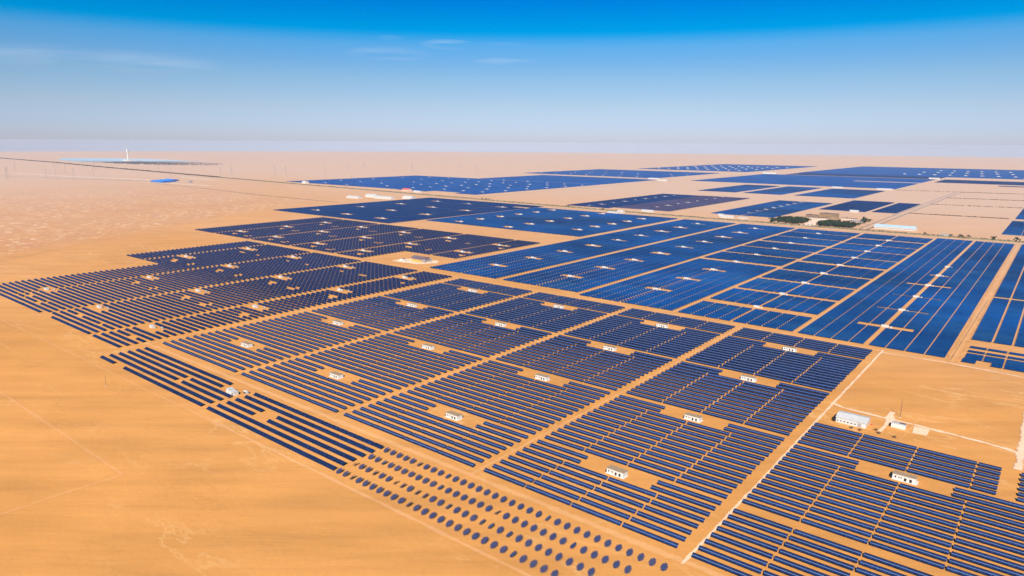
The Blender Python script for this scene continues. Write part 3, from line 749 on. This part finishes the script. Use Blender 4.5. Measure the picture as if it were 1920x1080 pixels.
for xa, xb, ya in ((-16.5, -9.5, 18.0), (-16.0, -9.9, 23.9), (-3.1, -1.9, 17.78)): strip("desert_track", [(xa, ya), (xb, ya + .1)], 0.08, M['path'])
strip("far_sand_road", [(-8.8, 9.4), (-8.75, 18.0), (-8.6, 24.0), (-8.5, 36)], 0.14, M['track'])

# ------------------------------------------------------------------ buildings
def at(t, x, y, rz=0): t.location = (x * H, y * H, 0); t.rotation_euler = (0, 0, rz)
t = empty("warehouse", (0, 0, 0)); tag(t, "large white warehouse with a ribbed shallow roof in the sandy plot", "warehouse")
L2, D, E, RZ_ = 11.0, 16.0, 4.3, 6.2
w = MB(); w.prism([(0, -.05), (D, -.05), (D, E), (D / 2, RZ_ - .05), (0, E)], -L2, L2); w.build("wall", M['white_sheet'], t)
r = MB()
for k in range(28):
    x = -L2 - .4 + (2 * L2 + .8) * k / 28
    r.prism([(-.5, E - .02), (D / 2, RZ_), (D + .5, E - .02), (D + .5, E + .15), (D / 2, RZ_ + .2), (-.5, E + .15)], x + .004, x + .52)
    r.prism([(-.5, E - .02), (D / 2, RZ_), (D + .5, E - .02), (D + .5, E + .08), (D / 2, RZ_ + .12), (-.5, E + .08)], x + .522, x + .82)
r.build("roof", M['white_sheet'], t)
for x in (-9.6, -7.2, -4.6, -2.0, .6, 3.2):
    d = MB(); d.box(x - .6, -.06, 1.3, x + .6, -.004, 2.2); d.build("window", M['hole'], t)
for x in (6.4,):
    d = MB(); d.box(x - 1.4, -.07, 0, x + 1.4, -.004, 3.3); d.build("door", M['grey'], t)
an = MB(); an.prism([(0.4, -.05), (6, -.05), (6, 3.4), (.4, 2.6)], -L2 - 2.6, -L2 - .003); an.build("end_shade_block", M['hole'], t)  # near-black block standing in for the shade at the left end
at(t, -0.500, 2.592)
t = empty("gas_bottle_cage", (0, 0, 0)); tag(t, "small red cage standing by the white warehouse's right end", "cage")
c = MB(); c.box(-.5, -.4, .1, .5, .4, 1.2); c.build("cage_body", M['red'], t)
c = MB(); c.box(-.55, -.45, 1.2, .55, .45, 1.3); c.build("lid", M['grey'], t); at(t, -0.440, 2.645)
t = empty("site_office", (0, 0, 0)); tag(t, "low white cabin with dark rooftop units on the sandy plot", "cabin")
w = MB(); w.prism([(0, -.05), (5, -.05), (5, 3.0), (0, 3.5)], -5, 5); w.build("wall", M['white'], t)
w = MB(); w.prism([(-.3, 3.55), (5.3, 3.02), (5.3, 3.2), (-.3, 3.75)], -5.3, 5.3); w.build("roof", M['white_sheet'], t)
for k in range(4): w = MB(); w.box(.6 + k * 1.1, 2.6, 3.4, 1.4 + k * 1.1, 3.6, 4.0); w.build("roof_unit", M['hole'], t)
w = MB(); w.box(-5.9, .4, -.05, -5.003, 2.2, 1.9); w.build("tank", M['hole'], t); at(t, -0.360, 2.672)
for x, y in ((-.462, 2.562), (-.405, 2.578), (-.418, 2.60), (-.355, 2.575), (-.49, 2.565)):
    t = empty("bush", (0, 0, 0)); tag(t, "low brown bush on the sand between the warehouse and panel rows", "bush", "bushes by the warehouse")
    b = MB()
    for k in range(60):
        c = Vector((rng.normal(0, .7), rng.normal(0, .7), abs(rng.normal(.7, .4)))); d = Vector(rng.normal(0, 1, 3)).normalized() * .35; e = Vector(rng.normal(0, 1, 3)).normalized() * .35
        b.add([c - d, c + e, c + d, c - e], [(0, 1, 2, 3)])
    b.build("foliage", M['brush'], t)
    b = MB(); b.bar((0, 0, -.05), (0, 0, .7), .12, .06, 5); b.build("stem", M['bark'], t); at(t, x, y)

def gable(name, label, cat, x, y, l, d, e, rdg, roofm, wallm=None, nwin=6, rz=0.0, mono=False):
    t = empty(name, (0, 0, 0)); tag(t, label, cat)
    w = MB(); w.prism([(0, -.05), (d, -.05), (d, e), (d / 2, rdg - .08), (0, e)], -l / 2, l / 2); w.build("wall", wallm or M['white'], t)
    r = MB(); k = .6; r.prism([(-k, e - .12), (d / 2, rdg), (d + k, e - .12), (d + k, e + .12), (d / 2, rdg + .3), (-k, e + .12)], -l / 2 - k, l / 2 + k); r.build("roof", roofm, t)
    for i in range(nwin):
        xx = -l / 2 + l * (i + .5) / nwin; q = min(1.2, l / nwin * .25)
        d_ = MB(); d_.box(xx - q, -.08, e * .25, xx + q, -.004, e * .65); d_.build("window", M['hole'], t)
    at(t, x, y, rz); return t
gable("long_shed", "very long white shed with pale blue roof beyond the tree line", "shed", -1.565, 9.29, 98, 32, 6.5, 10.5, M['pale_blue_sheet'], nwin=26)
gable("grey_shed", "small grey shed among the verge scrub below the bare fields", "shed", -1.01, 9.04, 22, 8, 3.0, 4.2, M['grey'], nwin=4)
gable("white_shed", "long white shed beside the road left of the dark trees", "shed", -3.62, 9.22, 42, 12, 5, 7, M['white_sheet'], nwin=6)
gable("white_annex", "low white annex behind the long white roadside shed", "shed", -3.78, 9.40, 16, 10, 5, 6.5, M['white_sheet'], nwin=3)
gable("flat_shed", "low pale shed right of the long white roadside shed", "shed", -3.40, 9.25, 30, 8, 3.0, 4.0, M['white_sheet'], nwin=5)
gable("white_shed", "white shed on the verge below the grey-blue field", "shed", -4.84, 9.22, 42, 10, 4.4, 6.5, M['white_sheet'], nwin=7)
gable("white_hall", "tall white hall on the sand just south of the tree-lined road", "hall", -5.06, 8.80, 20, 14, 7, 9, M['white_sheet'], nwin=3)
gable("white_annex", "low white annex at the foot of the tall white hall", "shed", -5.12, 8.70, 40, 10, 4, 5.4, M['white_sheet'], nwin=6)
gable("field_office", "small white office on the near edge of the dark field", "office", -2.47, 11.30, 26, 12, 5, 7, M['white_sheet'], nwin=4)
gable("red_roof_building", "building with a bright red roof by the tree-lined road", "building", -10.75, 9.78, 44, 22, 6, 11, M['red_roof'], M['concrete'], nwin=6)
gable("white_shed", "white shed just right of the red-roofed building", "shed", -10.28, 9.66, 40, 14, 5, 7.5, M['white_sheet'], nwin=5)
gable("white_shed", "white peaked shed on the left corner of the far blue field", "shed", -14.45, 9.86, 34, 22, 8, 13, M['white_sheet'], nwin=3)
for k, (x, y, l, w1) in enumerate(((-17.33, 7.66, 120, "nearest"), (-17.52, 7.90, 125, "middle"), (-17.78, 8.14, 90, "farthest"))):
    gable("blue_roof_hall", f"long low hall with vivid blue roof in the left desert, {w1} of three", "hall", x, y, l, 42, 6.5, 10, M['blue_sheet'], M['blue_wall'], nwin=9, rz=.06)
gable("dark_plant_shed", "small dark shed right of the vivid blue roofs", "shed", -16.65, 8.12, 30, 16, 9, 11, M['grey'], M['grey'], nwin=2)
# white greenhouse-like halls on the sand above the navy field
gable("white_long_hall", "long white hall at left of the white sand-plot group", "hall", -10.05, 7.86, 70, 24, 5, 8.5, M['white_sheet'], nwin=5, rz=.05)
gable("white_long_hall", "tall white hall in the middle of the white sand-plot group", "hall", -9.98, 8.22, 60, 26, 8, 12, M['white_sheet'], nwin=4, rz=.05)
gable("white_long_hall", "wide white hall with dark doors in the white sand-plot group", "hall", -9.55, 8.14, 95, 26, 5, 9, M['white_sheet'], nwin=4, rz=.05)
gable("white_long_hall", "white hall at right end of the white sand-plot group", "hall", -9.22, 8.42, 50, 26, 6, 11, M['white_sheet'], nwin=3, rz=.05)
gable("far_white_shed", "white shed where the far sand roads meet at centre right", "shed", -8.62, 17.2, 60, 16, 5, 8, M['white_sheet'], nwin=5)
gable("far_white_shed", "white shed on the edge of the far middle blue field", "shed", -9.25, 17.9, 70, 16, 5, 8, M['white_sheet'], nwin=5)
gable("far_white_shed", "white sheds at the far end of the straight sand road", "shed", -8.1, 24.2, 100, 24, 6, 10, M['white_sheet'], nwin=5)
gable("far_white_shed", "white shed beside the sand strip in the right far fields", "shed", -3.15, 24.0, 60, 20, 6, 10, M['white_sheet'], nwin=4)
gable("far_white_shed", "long white shed along the far field's front right edge", "shed", -3.25, 17.55, 70, 14, 4, 6, M['white_sheet'], nwin=6)
gable("far_white_shed", "white shed in the middle of that far field's front edge", "shed", -4.25, 17.5, 50, 14, 4, 6, M['white_sheet'], nwin=5)
# building site in the clearing
t = empty("unfinished_building", (0, 0, 0)); tag(t, "unfinished building with grey-mauve roof and yellow formwork in the clearing", "building")
w = MB(); w.box(-17, 2, -.05, 17, 20, 6.0); w.build("wall", M['grey'], t)
r = MB(); r.prism([(0.5, 6.0), (21.5, 6.0), (21.5, 7.0), (11, 9.4), (.5, 7.0)], -20, 12); r.prism([(2, 6.0), (14, 6.0), (14, 6.4), (8, 7.6), (2, 6.4)], 12.004, 18); r.build("roof", M['purple_roof'], t)
w = MB()
for k in range(9): w.box(-15 + k * 3, -1.4 + .2 * (k % 2), -.05, -13 + k * 3, .6, 3.2 + .4 * (k % 3))
w.build("formwork", M['yellow'], t)
w = MB()
for k in range(8):
    w.bar((-17 + k * 5, 1.8, 0), (-17 + k * 5, 1.8, 8.5), .15)
    w.bar((-17 + k * 5, 1.8, 4), (-14 + k * 5, 1.8, 8), .1)
w.build("scaffold", M['steel'], t); at(t, -4.235, 3.975)
t = empty("site_cabin", (0, 0, 0)); tag(t, "white site cabin with dark roof hatch left of the unfinished building", "cabin")
w = MB(); w.box(-5, 0, -.05, 5, 7, 5.2); w.box(-9, 1, -.05, -5.003, 6, 3.0); w.build("wall", M['white'], t)
w = MB(); w.box(-1.5, 2.5, 5.2, 2.5, 5.5, 5.9); w.build("roof_hatch", M['hole'], t)
w = MB(); w.box(-1, -.06, 0, 1, -.004, 2.4); w.build("door", M['hole'], t); at(t, -4.335, 3.885)
for x, y in ((-4.19, 3.92), (-4.14, 3.96), (-4.10, 4.0)):
    t = empty("material_stack", (0, 0, 0)); tag(t, "pale stack of building material right of the unfinished building", "material stack", "material stacks on the building site")
    w = MB()
    for k in range(4): w.box(-2 + .2 * k, -1.4, .45 * k, 2 - .1 * k, 1.4, .45 * k + .4)
    w.build("bundle", M['concrete'], t); w = MB(); w.box(-1.6, -1.45, .02, -1.3, 1.45, 1.95); w.box(1.2, -1.45, .02, 1.5, 1.45, 1.95); w.build("strap", M['steel'], t); at(t, x, y, rng.uniform(-.5, .5))

# compound beyond the tree line
def block(label, x, y, l, d, h, wall, roof, nwin=6, cat="building"):
    t = empty("compound_building", (0, 0, 0)); tag(t, label, cat)
    w = MB(); w.box(-l / 2, 0, -.05, l / 2, d, h); w.build("wall", wall, t)
    r = MB(); r.box(-l / 2 - .5, -.5, h, l / 2 + .5, d + .5, h + .35); r.box(-l / 4, d * .4, h + .35, -l / 4 + 5, d * .7, h + 2.2); r.build("roof", roof, t)
    for s_ in range(max(1, int(h // 4))):
        b = MB()
        for i in range(nwin):
            xx = -l / 2 + l * (i + .5) / nwin; b.box(xx - 1.0, -.08, s_ * 3.8 + 1.2, xx + 1.0, -.004, s_ * 3.8 + 3.0)
        b.build("window", M['hole'], t)
    at(t, x, y); return t
M['ochre'] = plain("ochre_render", (0.27, 0.17, 0.095), 0.85, 0.3, 0.12)
M['darkroof'] = plain("dark_flat_roof", (0.075, 0.06, 0.065), 0.8, 0.3, 0.1)
block("tan compound block among dark trees, leftmost of the group", -2.80, 9.72, 30, 12, 7, M['ochre'], M['tan_roof'])
block("dark-roofed compound block behind the tan one", -2.74, 10.08, 34, 16, 8, M['ochre'], M['darkroof'])
block("tallest compound building with dark flat roof in the middle", -2.53, 10.12, 52, 20, 14, M['ochre'], M['darkroof'], 10)
block("pale two-storey compound building facing the forecourt", -2.56, 9.72, 56, 14, 8, M['concrete'], M['darkroof'], 12)
block("pinkish compound building right of the forecourt", -2.38, 9.80, 34, 14, 7, M['ochre'], M['tan_roof'], 8)
block("low compound building with dark roof at the right", -2.25, 10.05, 44, 14, 5, M['concrete'], M['darkroof'], 8)
block("grey compound workshop at the right end by the road", -2.10, 9.85, 36, 12, 5, M['grey'], M['grey'], 6)
block("small white gatehouse on the compound forecourt", -2.475, 9.08, 12, 6, 3.6, M['white'], M['white_sheet'], 3, "gatehouse")
patch("compound_forecourt", [(-2.56, 8.95), (-2.44, 8.95), (-2.36, 9.7), (-2.62, 9.7)], M['pad'])

# trees of the compound
def tree_meshes(seed, h, wd):
    r = np.random.default_rng(seed); b = MB()
    cl_ = [(r.normal(0, wd * .33), r.normal(0, wd * .33), h * r.uniform(.35, .95), wd * r.uniform(.22, .42)) for _ in range(9)]
    for cx, cy, cz, cr in cl_:
        for _ in range(34):
            d = Vector(r.normal(0, 1, 3)).normalized(); c = Vector((cx, cy, cz)) + d * cr * r.uniform(.4, 1.05)
            p = Vector(r.normal(0, 1, 3)).normalized() * .62; q = d.cross(p).normalized() * .62
            b.add([c - p, c - q, c + p, c + q], [(0, 1, 2, 3)])
    cm = b.mesh("crown", M['leaf'])
    t = MB(); t.bar((0, 0, -.1), (0, 0, h * .55), h * .03, h * .018, 6)
    for k in range(4):
        a = k * 1.7; t.bar((0, 0, h * .35), (math.cos(a) * wd * .3, math.sin(a) * wd * .3, h * .7), h * .015, h * .008, 5)
    return cm, t.mesh("trunk", M['bark'])
TM = [tree_meshes(1, 8, 6), tree_meshes(2, 10, 6.5), tree_meshes(3, 6.5, 6)]
def tree(x, y, label, group, s=1.0):
    cm, tm = TM[int(rng.integers(0, 3))]
    t = empty("tree", (x * H, y * H, 0), rng.uniform(0, 6.3)); t.scale = (s * 1.15, s * 1.15, s); tag(t, label, "tree", group)
    obj("crown", cm, t); obj("trunk", tm, t)
for k in range(105):
    tree(rng.uniform(-2.98, -2.60), 9.10 + rng.beta(1.2, 1.6) * .55, "dark green tree in the dense grove left of the compound forecourt", "trees of the left compound grove", rng.uniform(.9, 1.5))
for k in range(120):
    tree(rng.uniform(-2.40, -2.0), 9.08 + rng.beta(1.1, 2.0) * .52, "dark green tree in the dense grove right of the compound forecourt", "trees of the right compound grove", rng.uniform(.9, 1.4))
for k in range(6):
    tree(rng.uniform(-2.14, -1.98), rng.uniform(9.75, 10.2), "thin dark tree at the compound's right end by the dirt road", "trees at the compound's right end", rng.uniform(.9, 1.4))
xs = sorted(rng.uniform(-.62, .35, 24))
for k, x in enumerate(xs): tree(x, 9.02 + rng.uniform(-.03, .03), "dark round shrub tree in the roadside row at the right edge", "shrub trees at the right of the tree line", rng.uniform(.8, 1.25))
for x in (-.95, -.86, -.84, -.78, -1.2, -6.2, -5.52, -8.15, -8.05, -7.98): tree(x, 9.0 + .068 * max(0, -4.66 - x) + .02, "lone dark shrub tree standing on the olive roadside verge", "lone trees on the verge", .7)

def scrub(name, pts, w, dens, hmin, hmax, mat, label, size=1.6):
    """low desert brush: many crossing leaf blades scattered along a line"""
    P_ = [Vector((x * H, y * H, 0)) for x, y in pts]; V, F = [], []
    for a, b in zip(P_, P_[1:]):
        n = int((b - a).length * dens); d = (b - a).normalized(); q = Vector((-d.y, d.x, 0))
        for _ in range(n):
            c = a.lerp(b, rng.random()) + q * rng.normal(0, w * H); c.z = gz(c.length)
            h = rng.uniform(hmin, hmax)
            for k in range(3):
                an = rng.uniform(0, math.pi); dx = Vector((math.cos(an), math.sin(an), 0)) * size * rng.uniform(.6, 1.2); lean = Vector((rng.normal(0, .4), rng.normal(0, .4), 0))
                n0 = len(V); V += [c - dx, c + dx, c + dx * .6 + lean + Vector((0, 0, h)), c - dx * .7 + lean + Vector((0, 0, h * rng.uniform(.7, 1)))]
                F.append((n0, n0 + 1, n0 + 2, n0 + 3))
    me = bpy.data.meshes.new(name); me.from_pydata([tuple(v) for v in V], [], F); me.materials.append(mat); me.update()
    return tag(obj(name, me), label, "scrub", kind="stuff")
scrub("verge_scrub", [(x, y + .01) for x, y in TL if x > -19], .035, 1.0, .5, 1.8, M['scrub'], "olive desert scrub along the tree-lined road")
scrub("verge_brush", [(x, y + .03) for x, y in TL if -19 < x], .012, .22, 1.0, 3.0, M['brush'], "darker brush along the tree-lined road")
scrub("far_road_brush", [(x, y) for x, y in TL if x < -18], .05, .5, 2.5, 6.0, M['brush'], "dark brush beside the far straight road at the left", 3.5)
for k, (xa, xb, ya, yb) in enumerate(((-1.81, -0.55, 11.69, 11.76), (-1.81, -0.3, 13.76, 14.0), (-1.80, -0.3, 15.66, 15.9), (-1.81, -0.4, 17.77, 18.1), (-3.0, -1.9, 17.6, 17.8))):
    scrub("field_edge_brush", [(xa, ya), (xb, yb)], .012, (1.1, .5, .8, .9, .4)[k], .8, 2.6, M['brush'],
          f"line of dark brush across the bare right-hand fields, {ordw(k + 1)} from the tree line", 1.8)

# ------------------------------------------------------------------ solar tower, mirrors, pylons, masts
t = empty("solar_tower", (0, 0, 0)); tag(t, "tall white solar power tower with a bright receiver at far left", "tower")
w = MB(); w.bar((0, 0, -.1), (0, 0, 100), 8.5, 6.0, 16); w.build("shaft", M['white'], t)
w = MB(); w.bar((0, 0, 100), (0, 0, 122), 9.5, 9.5, 16); w.bar((0, 0, 122), (0, 0, 128), 9.5, 6, 16); w.build("receiver", M['white_sheet'], t)
w = MB(); w.bar((0, 0, 128), (0, 0, 136), 6.5, 6.5, 12); w.build("head", M['grey'], t)
w = MB(); w.bar((0, 0, 136), (0, 0, 152), 3, 1.2, 8); w.build("crane", M['white'], t)
w = MB(); w.box(-60, -30, -.1, 60, 30, 22); w.box(-95, -20, -.1, -60.01, 20, 12); w.box(60.01, -22, -.1, 90, 22, 14); w.build("power_block", M['white_sheet'], t)
at(t, -35.3, 14.4)
recs_v, recs_f = [], []
tx, ty = -35.3 * H, 14.4 * H
for ring in range(46):
    R_ = 190 + ring * 27
    n = int(2 * math.pi * R_ / 34)
    for k in range(n):
        a = 2 * math.pi * (k + .5 * (ring % 2)) / n
        if rng.random() < .15 + .55 * (ring / 46) ** 1.5: continue
        c = Vector((tx + R_ * 1.15 * math.cos(a), ty + 60 + R_ * .33 * math.sin(a), 5))
        nv = (Vector((tx, ty, 120)) - c).normalized() + Vector((.35, -.78, .52)); nv.normalize()
        p = nv.cross(Vector((0, 0, 1))).normalized() * 6; q = p.cross(nv).normalized() * 5
        n0 = len(recs_v); recs_v += [c - p - q, c + p - q, c + p + q, c - p + q, c - nv * .4, ]
        recs_f += [(n0, n0 + 1, n0 + 2, n0 + 3), (n0 + 1, n0, n0 + 4), (n0 + 2, n0 + 1, n0 + 4), (n0 + 3, n0 + 2, n0 + 4), (n0, n0 + 3, n0 + 4)]
me = bpy.data.meshes.new("heliostat_field"); me.from_pydata([tuple(v) for v in recs_v], [], recs_f); me.materials.append(M['mirror']); me.update()
tag(obj("heliostat_field", me), "pale blue rings of mirrors around the solar tower", "mirrors", kind="stuff")

def pylon_mesh():
    b = MB(); h = 52; base = 5.0; top = 1.2
    def w(z): return base + (top - base) * min(1, z / 38)
    zs = [0, 8, 15, 21, 26, 31, 35, 39, 44, 48, 52]
    for z0, z1 in zip(zs, zs[1:]):
        a, c = w(z0), w(z1) if z1 < 50 else .3
        for sx, sy in ((1, 1), (1, -1), (-1, -1), (-1, 1)):
            b.bar((sx * a, sy * a, z0), (sx * c, sy * c, z1), .19)
        for (sx, sy), (ex, ey) in (((1, 1), (1, -1)), ((1, -1), (-1, -1)), ((-1, -1), (-1, 1)), ((-1, 1), (1, 1))):
            b.bar((sx * a, sy * a, z0), (ex * c, ey * c, z1), .10)
    legs = b.mesh("lattice_body", M['pylon'])
    b = MB()
    for z, l in ((36, 11), (43, 9), (49, 6)):
        for s_ in (-1, 1):
            b.bar((0, .6, z), (s_ * l, 0, z + .3), .22); b.bar((0, -.6, z), (s_ * l, 0, z + .3), .22); b.bar((0, 0, z + 2.4), (s_ * l, 0, z + .3), .18)
            b.bar((s_ * l, 0, z + .3), (s_ * l, 0, z - 2.6), .15)
    return legs, b.mesh("cross_arm", M['pylon'])
PB, PA = pylon_mesh()
pyl = [(-19.2, 10.33), (-18.9, 10.5), (-25.2, 11.25), (-25.1, 11.5), (-19.1, 8.85), (-21.0, 5.6), (-22.0, 5.9), (-27.1, 7.5), (-24.1, 7.77), (-20.1, 6.2), (-19.9, 6.35),
       (-19.5, 6.62), (-25.7, 9.0), (-25.5, 9.3), (-20.9, 7.56), (-18.2, 11.47), (-18.0, 11.7), (-17.2, 12.5), (-19.6, 15.2), (-19.2, 15.6), (-18.0, 15.9), (-17.3, 16.1), (-16.0, 17.0), (-15.6, 17.4), (-27.9, 8.9), (-23.0, 7.6)]
for k, (x, y) in enumerate(pyl):
    t = empty("power_pylon", (x * H, y * H, 0), -.3); sc = 1.15 + .25 * rng.random(); t.scale = (sc, sc, sc)
    obj("lattice_body", PB, t); obj("cross_arm", PA, t)
    tag(t, "grey lattice power pylon standing faint in the hazy left desert", "pylon", "lattice pylons in the hazy desert")
def mast(x, y, h, label, fat=.16):
    t = empty("lightning_mast", (x * H, y * H, 0)); tag(t, label, "mast")
    b = MB(); b.bar((0, 0, -.1), (0, 0, h * .75), fat, fat * .7, 6); b.bar((0, 0, h * .75), (0, 0, h), fat * .6, fat * .25, 6); b.build("pole", M['steel'], t)
    b = MB(); b.box(-.6, -.6, -.05, .6, .6, .4); b.build("footing", M['concrete'], t)
    b = MB(); b.bar((-.6, 0, h * .76), (.6, 0, h * .76), .08); b.build("bracket", M['steel'], t)
mast(-3.002, 1.041, 11, "slim pole standing alone on the sand left of the outer track")
mast(-1.766, 2.103, 14, "slim pole among the rows of the third block from right")
mast(-2.367, 1.581, 5, "short pole in the front rows of the fourth block")
mast(-1.154, 2.612, 12, "slim pole among the rows of the second block from right")
mast(-0.373, 2.79, 18, "tall dark mast by the sandy yard road near the warehouse", .2)
mast(-12.9, 10.1, 55, "tall pale mast in the far blue field left of centre", .7)

# ------------------------------------------------------------------ haze, sky, sun
bpy_box = MB(); bpy_box.box(-28500, -28500, -172.0, 28500, 28500, 226.0)
mh, nt, b = new_mat("air_haze"); nt.nodes.remove(b)
vol = N(nt, "ShaderNodeVolumePrincipled"); vol.inputs["Color"].default_value = (0.72, 0.77, 0.90, 1)
vol.inputs["Density"].default_value = 2.6e-5; vol.inputs["Anisotropy"].default_value = -0.12
nt.links.new(vol.outputs[0], nt.nodes["Material Output"].inputs["Volume"])
mh.cycles.homogeneous_volume = True
hz = bpy_box.build("haze", mh); tag(hz, "thin pale desert haze over the whole plain", "haze", kind="stuff")

SUN_EL, SUN_AZ = math.radians(37), math.radians(180 - 29)
sdir = Vector((math.sin(SUN_AZ) * math.cos(SUN_EL), math.cos(SUN_AZ) * math.cos(SUN_EL), math.sin(SUN_EL)))
sl = bpy.data.lights.new("sun", 'SUN'); sl.energy = 4.6; sl.angle = math.radians(0.53); sl.color = (1.0, 0.93, 0.82)
so = bpy.data.objects.new("sun", sl); COL.objects.link(so); so.rotation_euler = sdir.to_track_quat('Z', 'Y').to_euler(); so.location = (0, 0, 600)

W = bpy.data.worlds.new("World"); scene.world = W; W.use_nodes = True
nt = W.node_tree; bg = nt.nodes["Background"]
sky = N(nt, "ShaderNodeTexSky", sky_type='NISHITA'); sky.sun_disc = False
sky.sun_elevation = SUN_EL; sky.sun_rotation = SUN_AZ; sky.altitude = 1200; sky.air_density = 1.0; sky.dust_density = 1.0; sky.ozone_density = 2.0
tcw = N(nt, "ShaderNodeTexCoord"); sz = N(nt, "ShaderNodeSeparateXYZ"); nt.links.new(tcw.outputs["Generated"], sz.inputs[0])
Z = math_n(nt, 'MAXIMUM', sz.outputs[2], 0.004)
sv = N(nt, "ShaderNodeCombineXYZ"); nt.links.new(sz.outputs[0], sv.inputs[0]); nt.links.new(sz.outputs[1], sv.inputs[1]); nt.links.new(Z, sv.inputs[2])
nt.links.new(sv.outputs[0], sky.inputs["Vector"])
AZ = math_n(nt, 'ARCTAN2', sz.outputs[0], sz.outputs[1])
tint = ramp(nt, Z, [(0.0, (.46, .475, .70)), (0.0205, (.41, .45, .665)), (0.05, (.40, .43, .56)), (0.086, (.33, .425, .535)), (0.111, (.235, .41, .57)),
                    (0.130, (.165, .42, .60)), (0.146, (.0, .38, .61)), (0.187, (.0, .285, .62)), (0.26, (.0, .25, .60)), (1.0, (.0, .22, .54))])
skyc = mixc(nt, 1.0, sky.outputs[0], tint, 'MULTIPLY')
# a few thin high streaks of cloud, low over the north-west
cn = noise(nt, vscale(nt, tcw.outputs["Generated"], (7, 7, 95)), 1.0, 5, 0.55)
cf = None
for a_, z_, wa, wz, k_ in ((-0.770, .1316, .040, .0075, .9), (-0.850, .1175, .065, .010, .55), (-1.285, .093, .060, .012, .5), (-1.16, .094, .10, .016, .5),
                           (-0.687, .110, .050, .006, .5), (-1.25, .103, .06, .007, .6), (-0.848, .138, .02, .004, .4), (-0.70, .131, .05, .005, .4)):
    qa = math_n(nt, 'POWER', math_n(nt, 'DIVIDE', math_n(nt, 'SUBTRACT', AZ, a_), wa), 2.0); qz = math_n(nt, 'POWER', math_n(nt, 'DIVIDE', math_n(nt, 'SUBTRACT', Z, z_), wz), 2.0)
    g_ = math_n(nt, 'MULTIPLY', math_n(nt, 'MAXIMUM', math_n(nt, 'SUBTRACT', 1.0, math_n(nt, 'ADD', qa, qz)), 0.0), k_)
    cf = g_ if cf is None else math_n(nt, 'MAXIMUM', cf, g_)
cf = math_n(nt, 'MULTIPLY', cf, ramp(nt, cn, [(0.40, 0.0), (0.66, 1.0)]))
skyc = mixc(nt, math_n(nt, 'MULTIPLY', cf, 0.36), skyc, (4.6, 4.9, 5.6))
nt.links.new(skyc, bg.inputs["Color"]); bg.inputs["Strength"].default_value = 0.1

scene.view_settings.view_transform = 'Standard'; scene.view_settings.look = 'None'
scene.view_settings.exposure = 0.78; scene.view_settings.gamma = 1.0
scene.cycles.volume_bounces = 0; scene.cycles.max_bounces = 4; scene.cycles.volume_max_steps = 64
scene.cycles.use_denoising = True
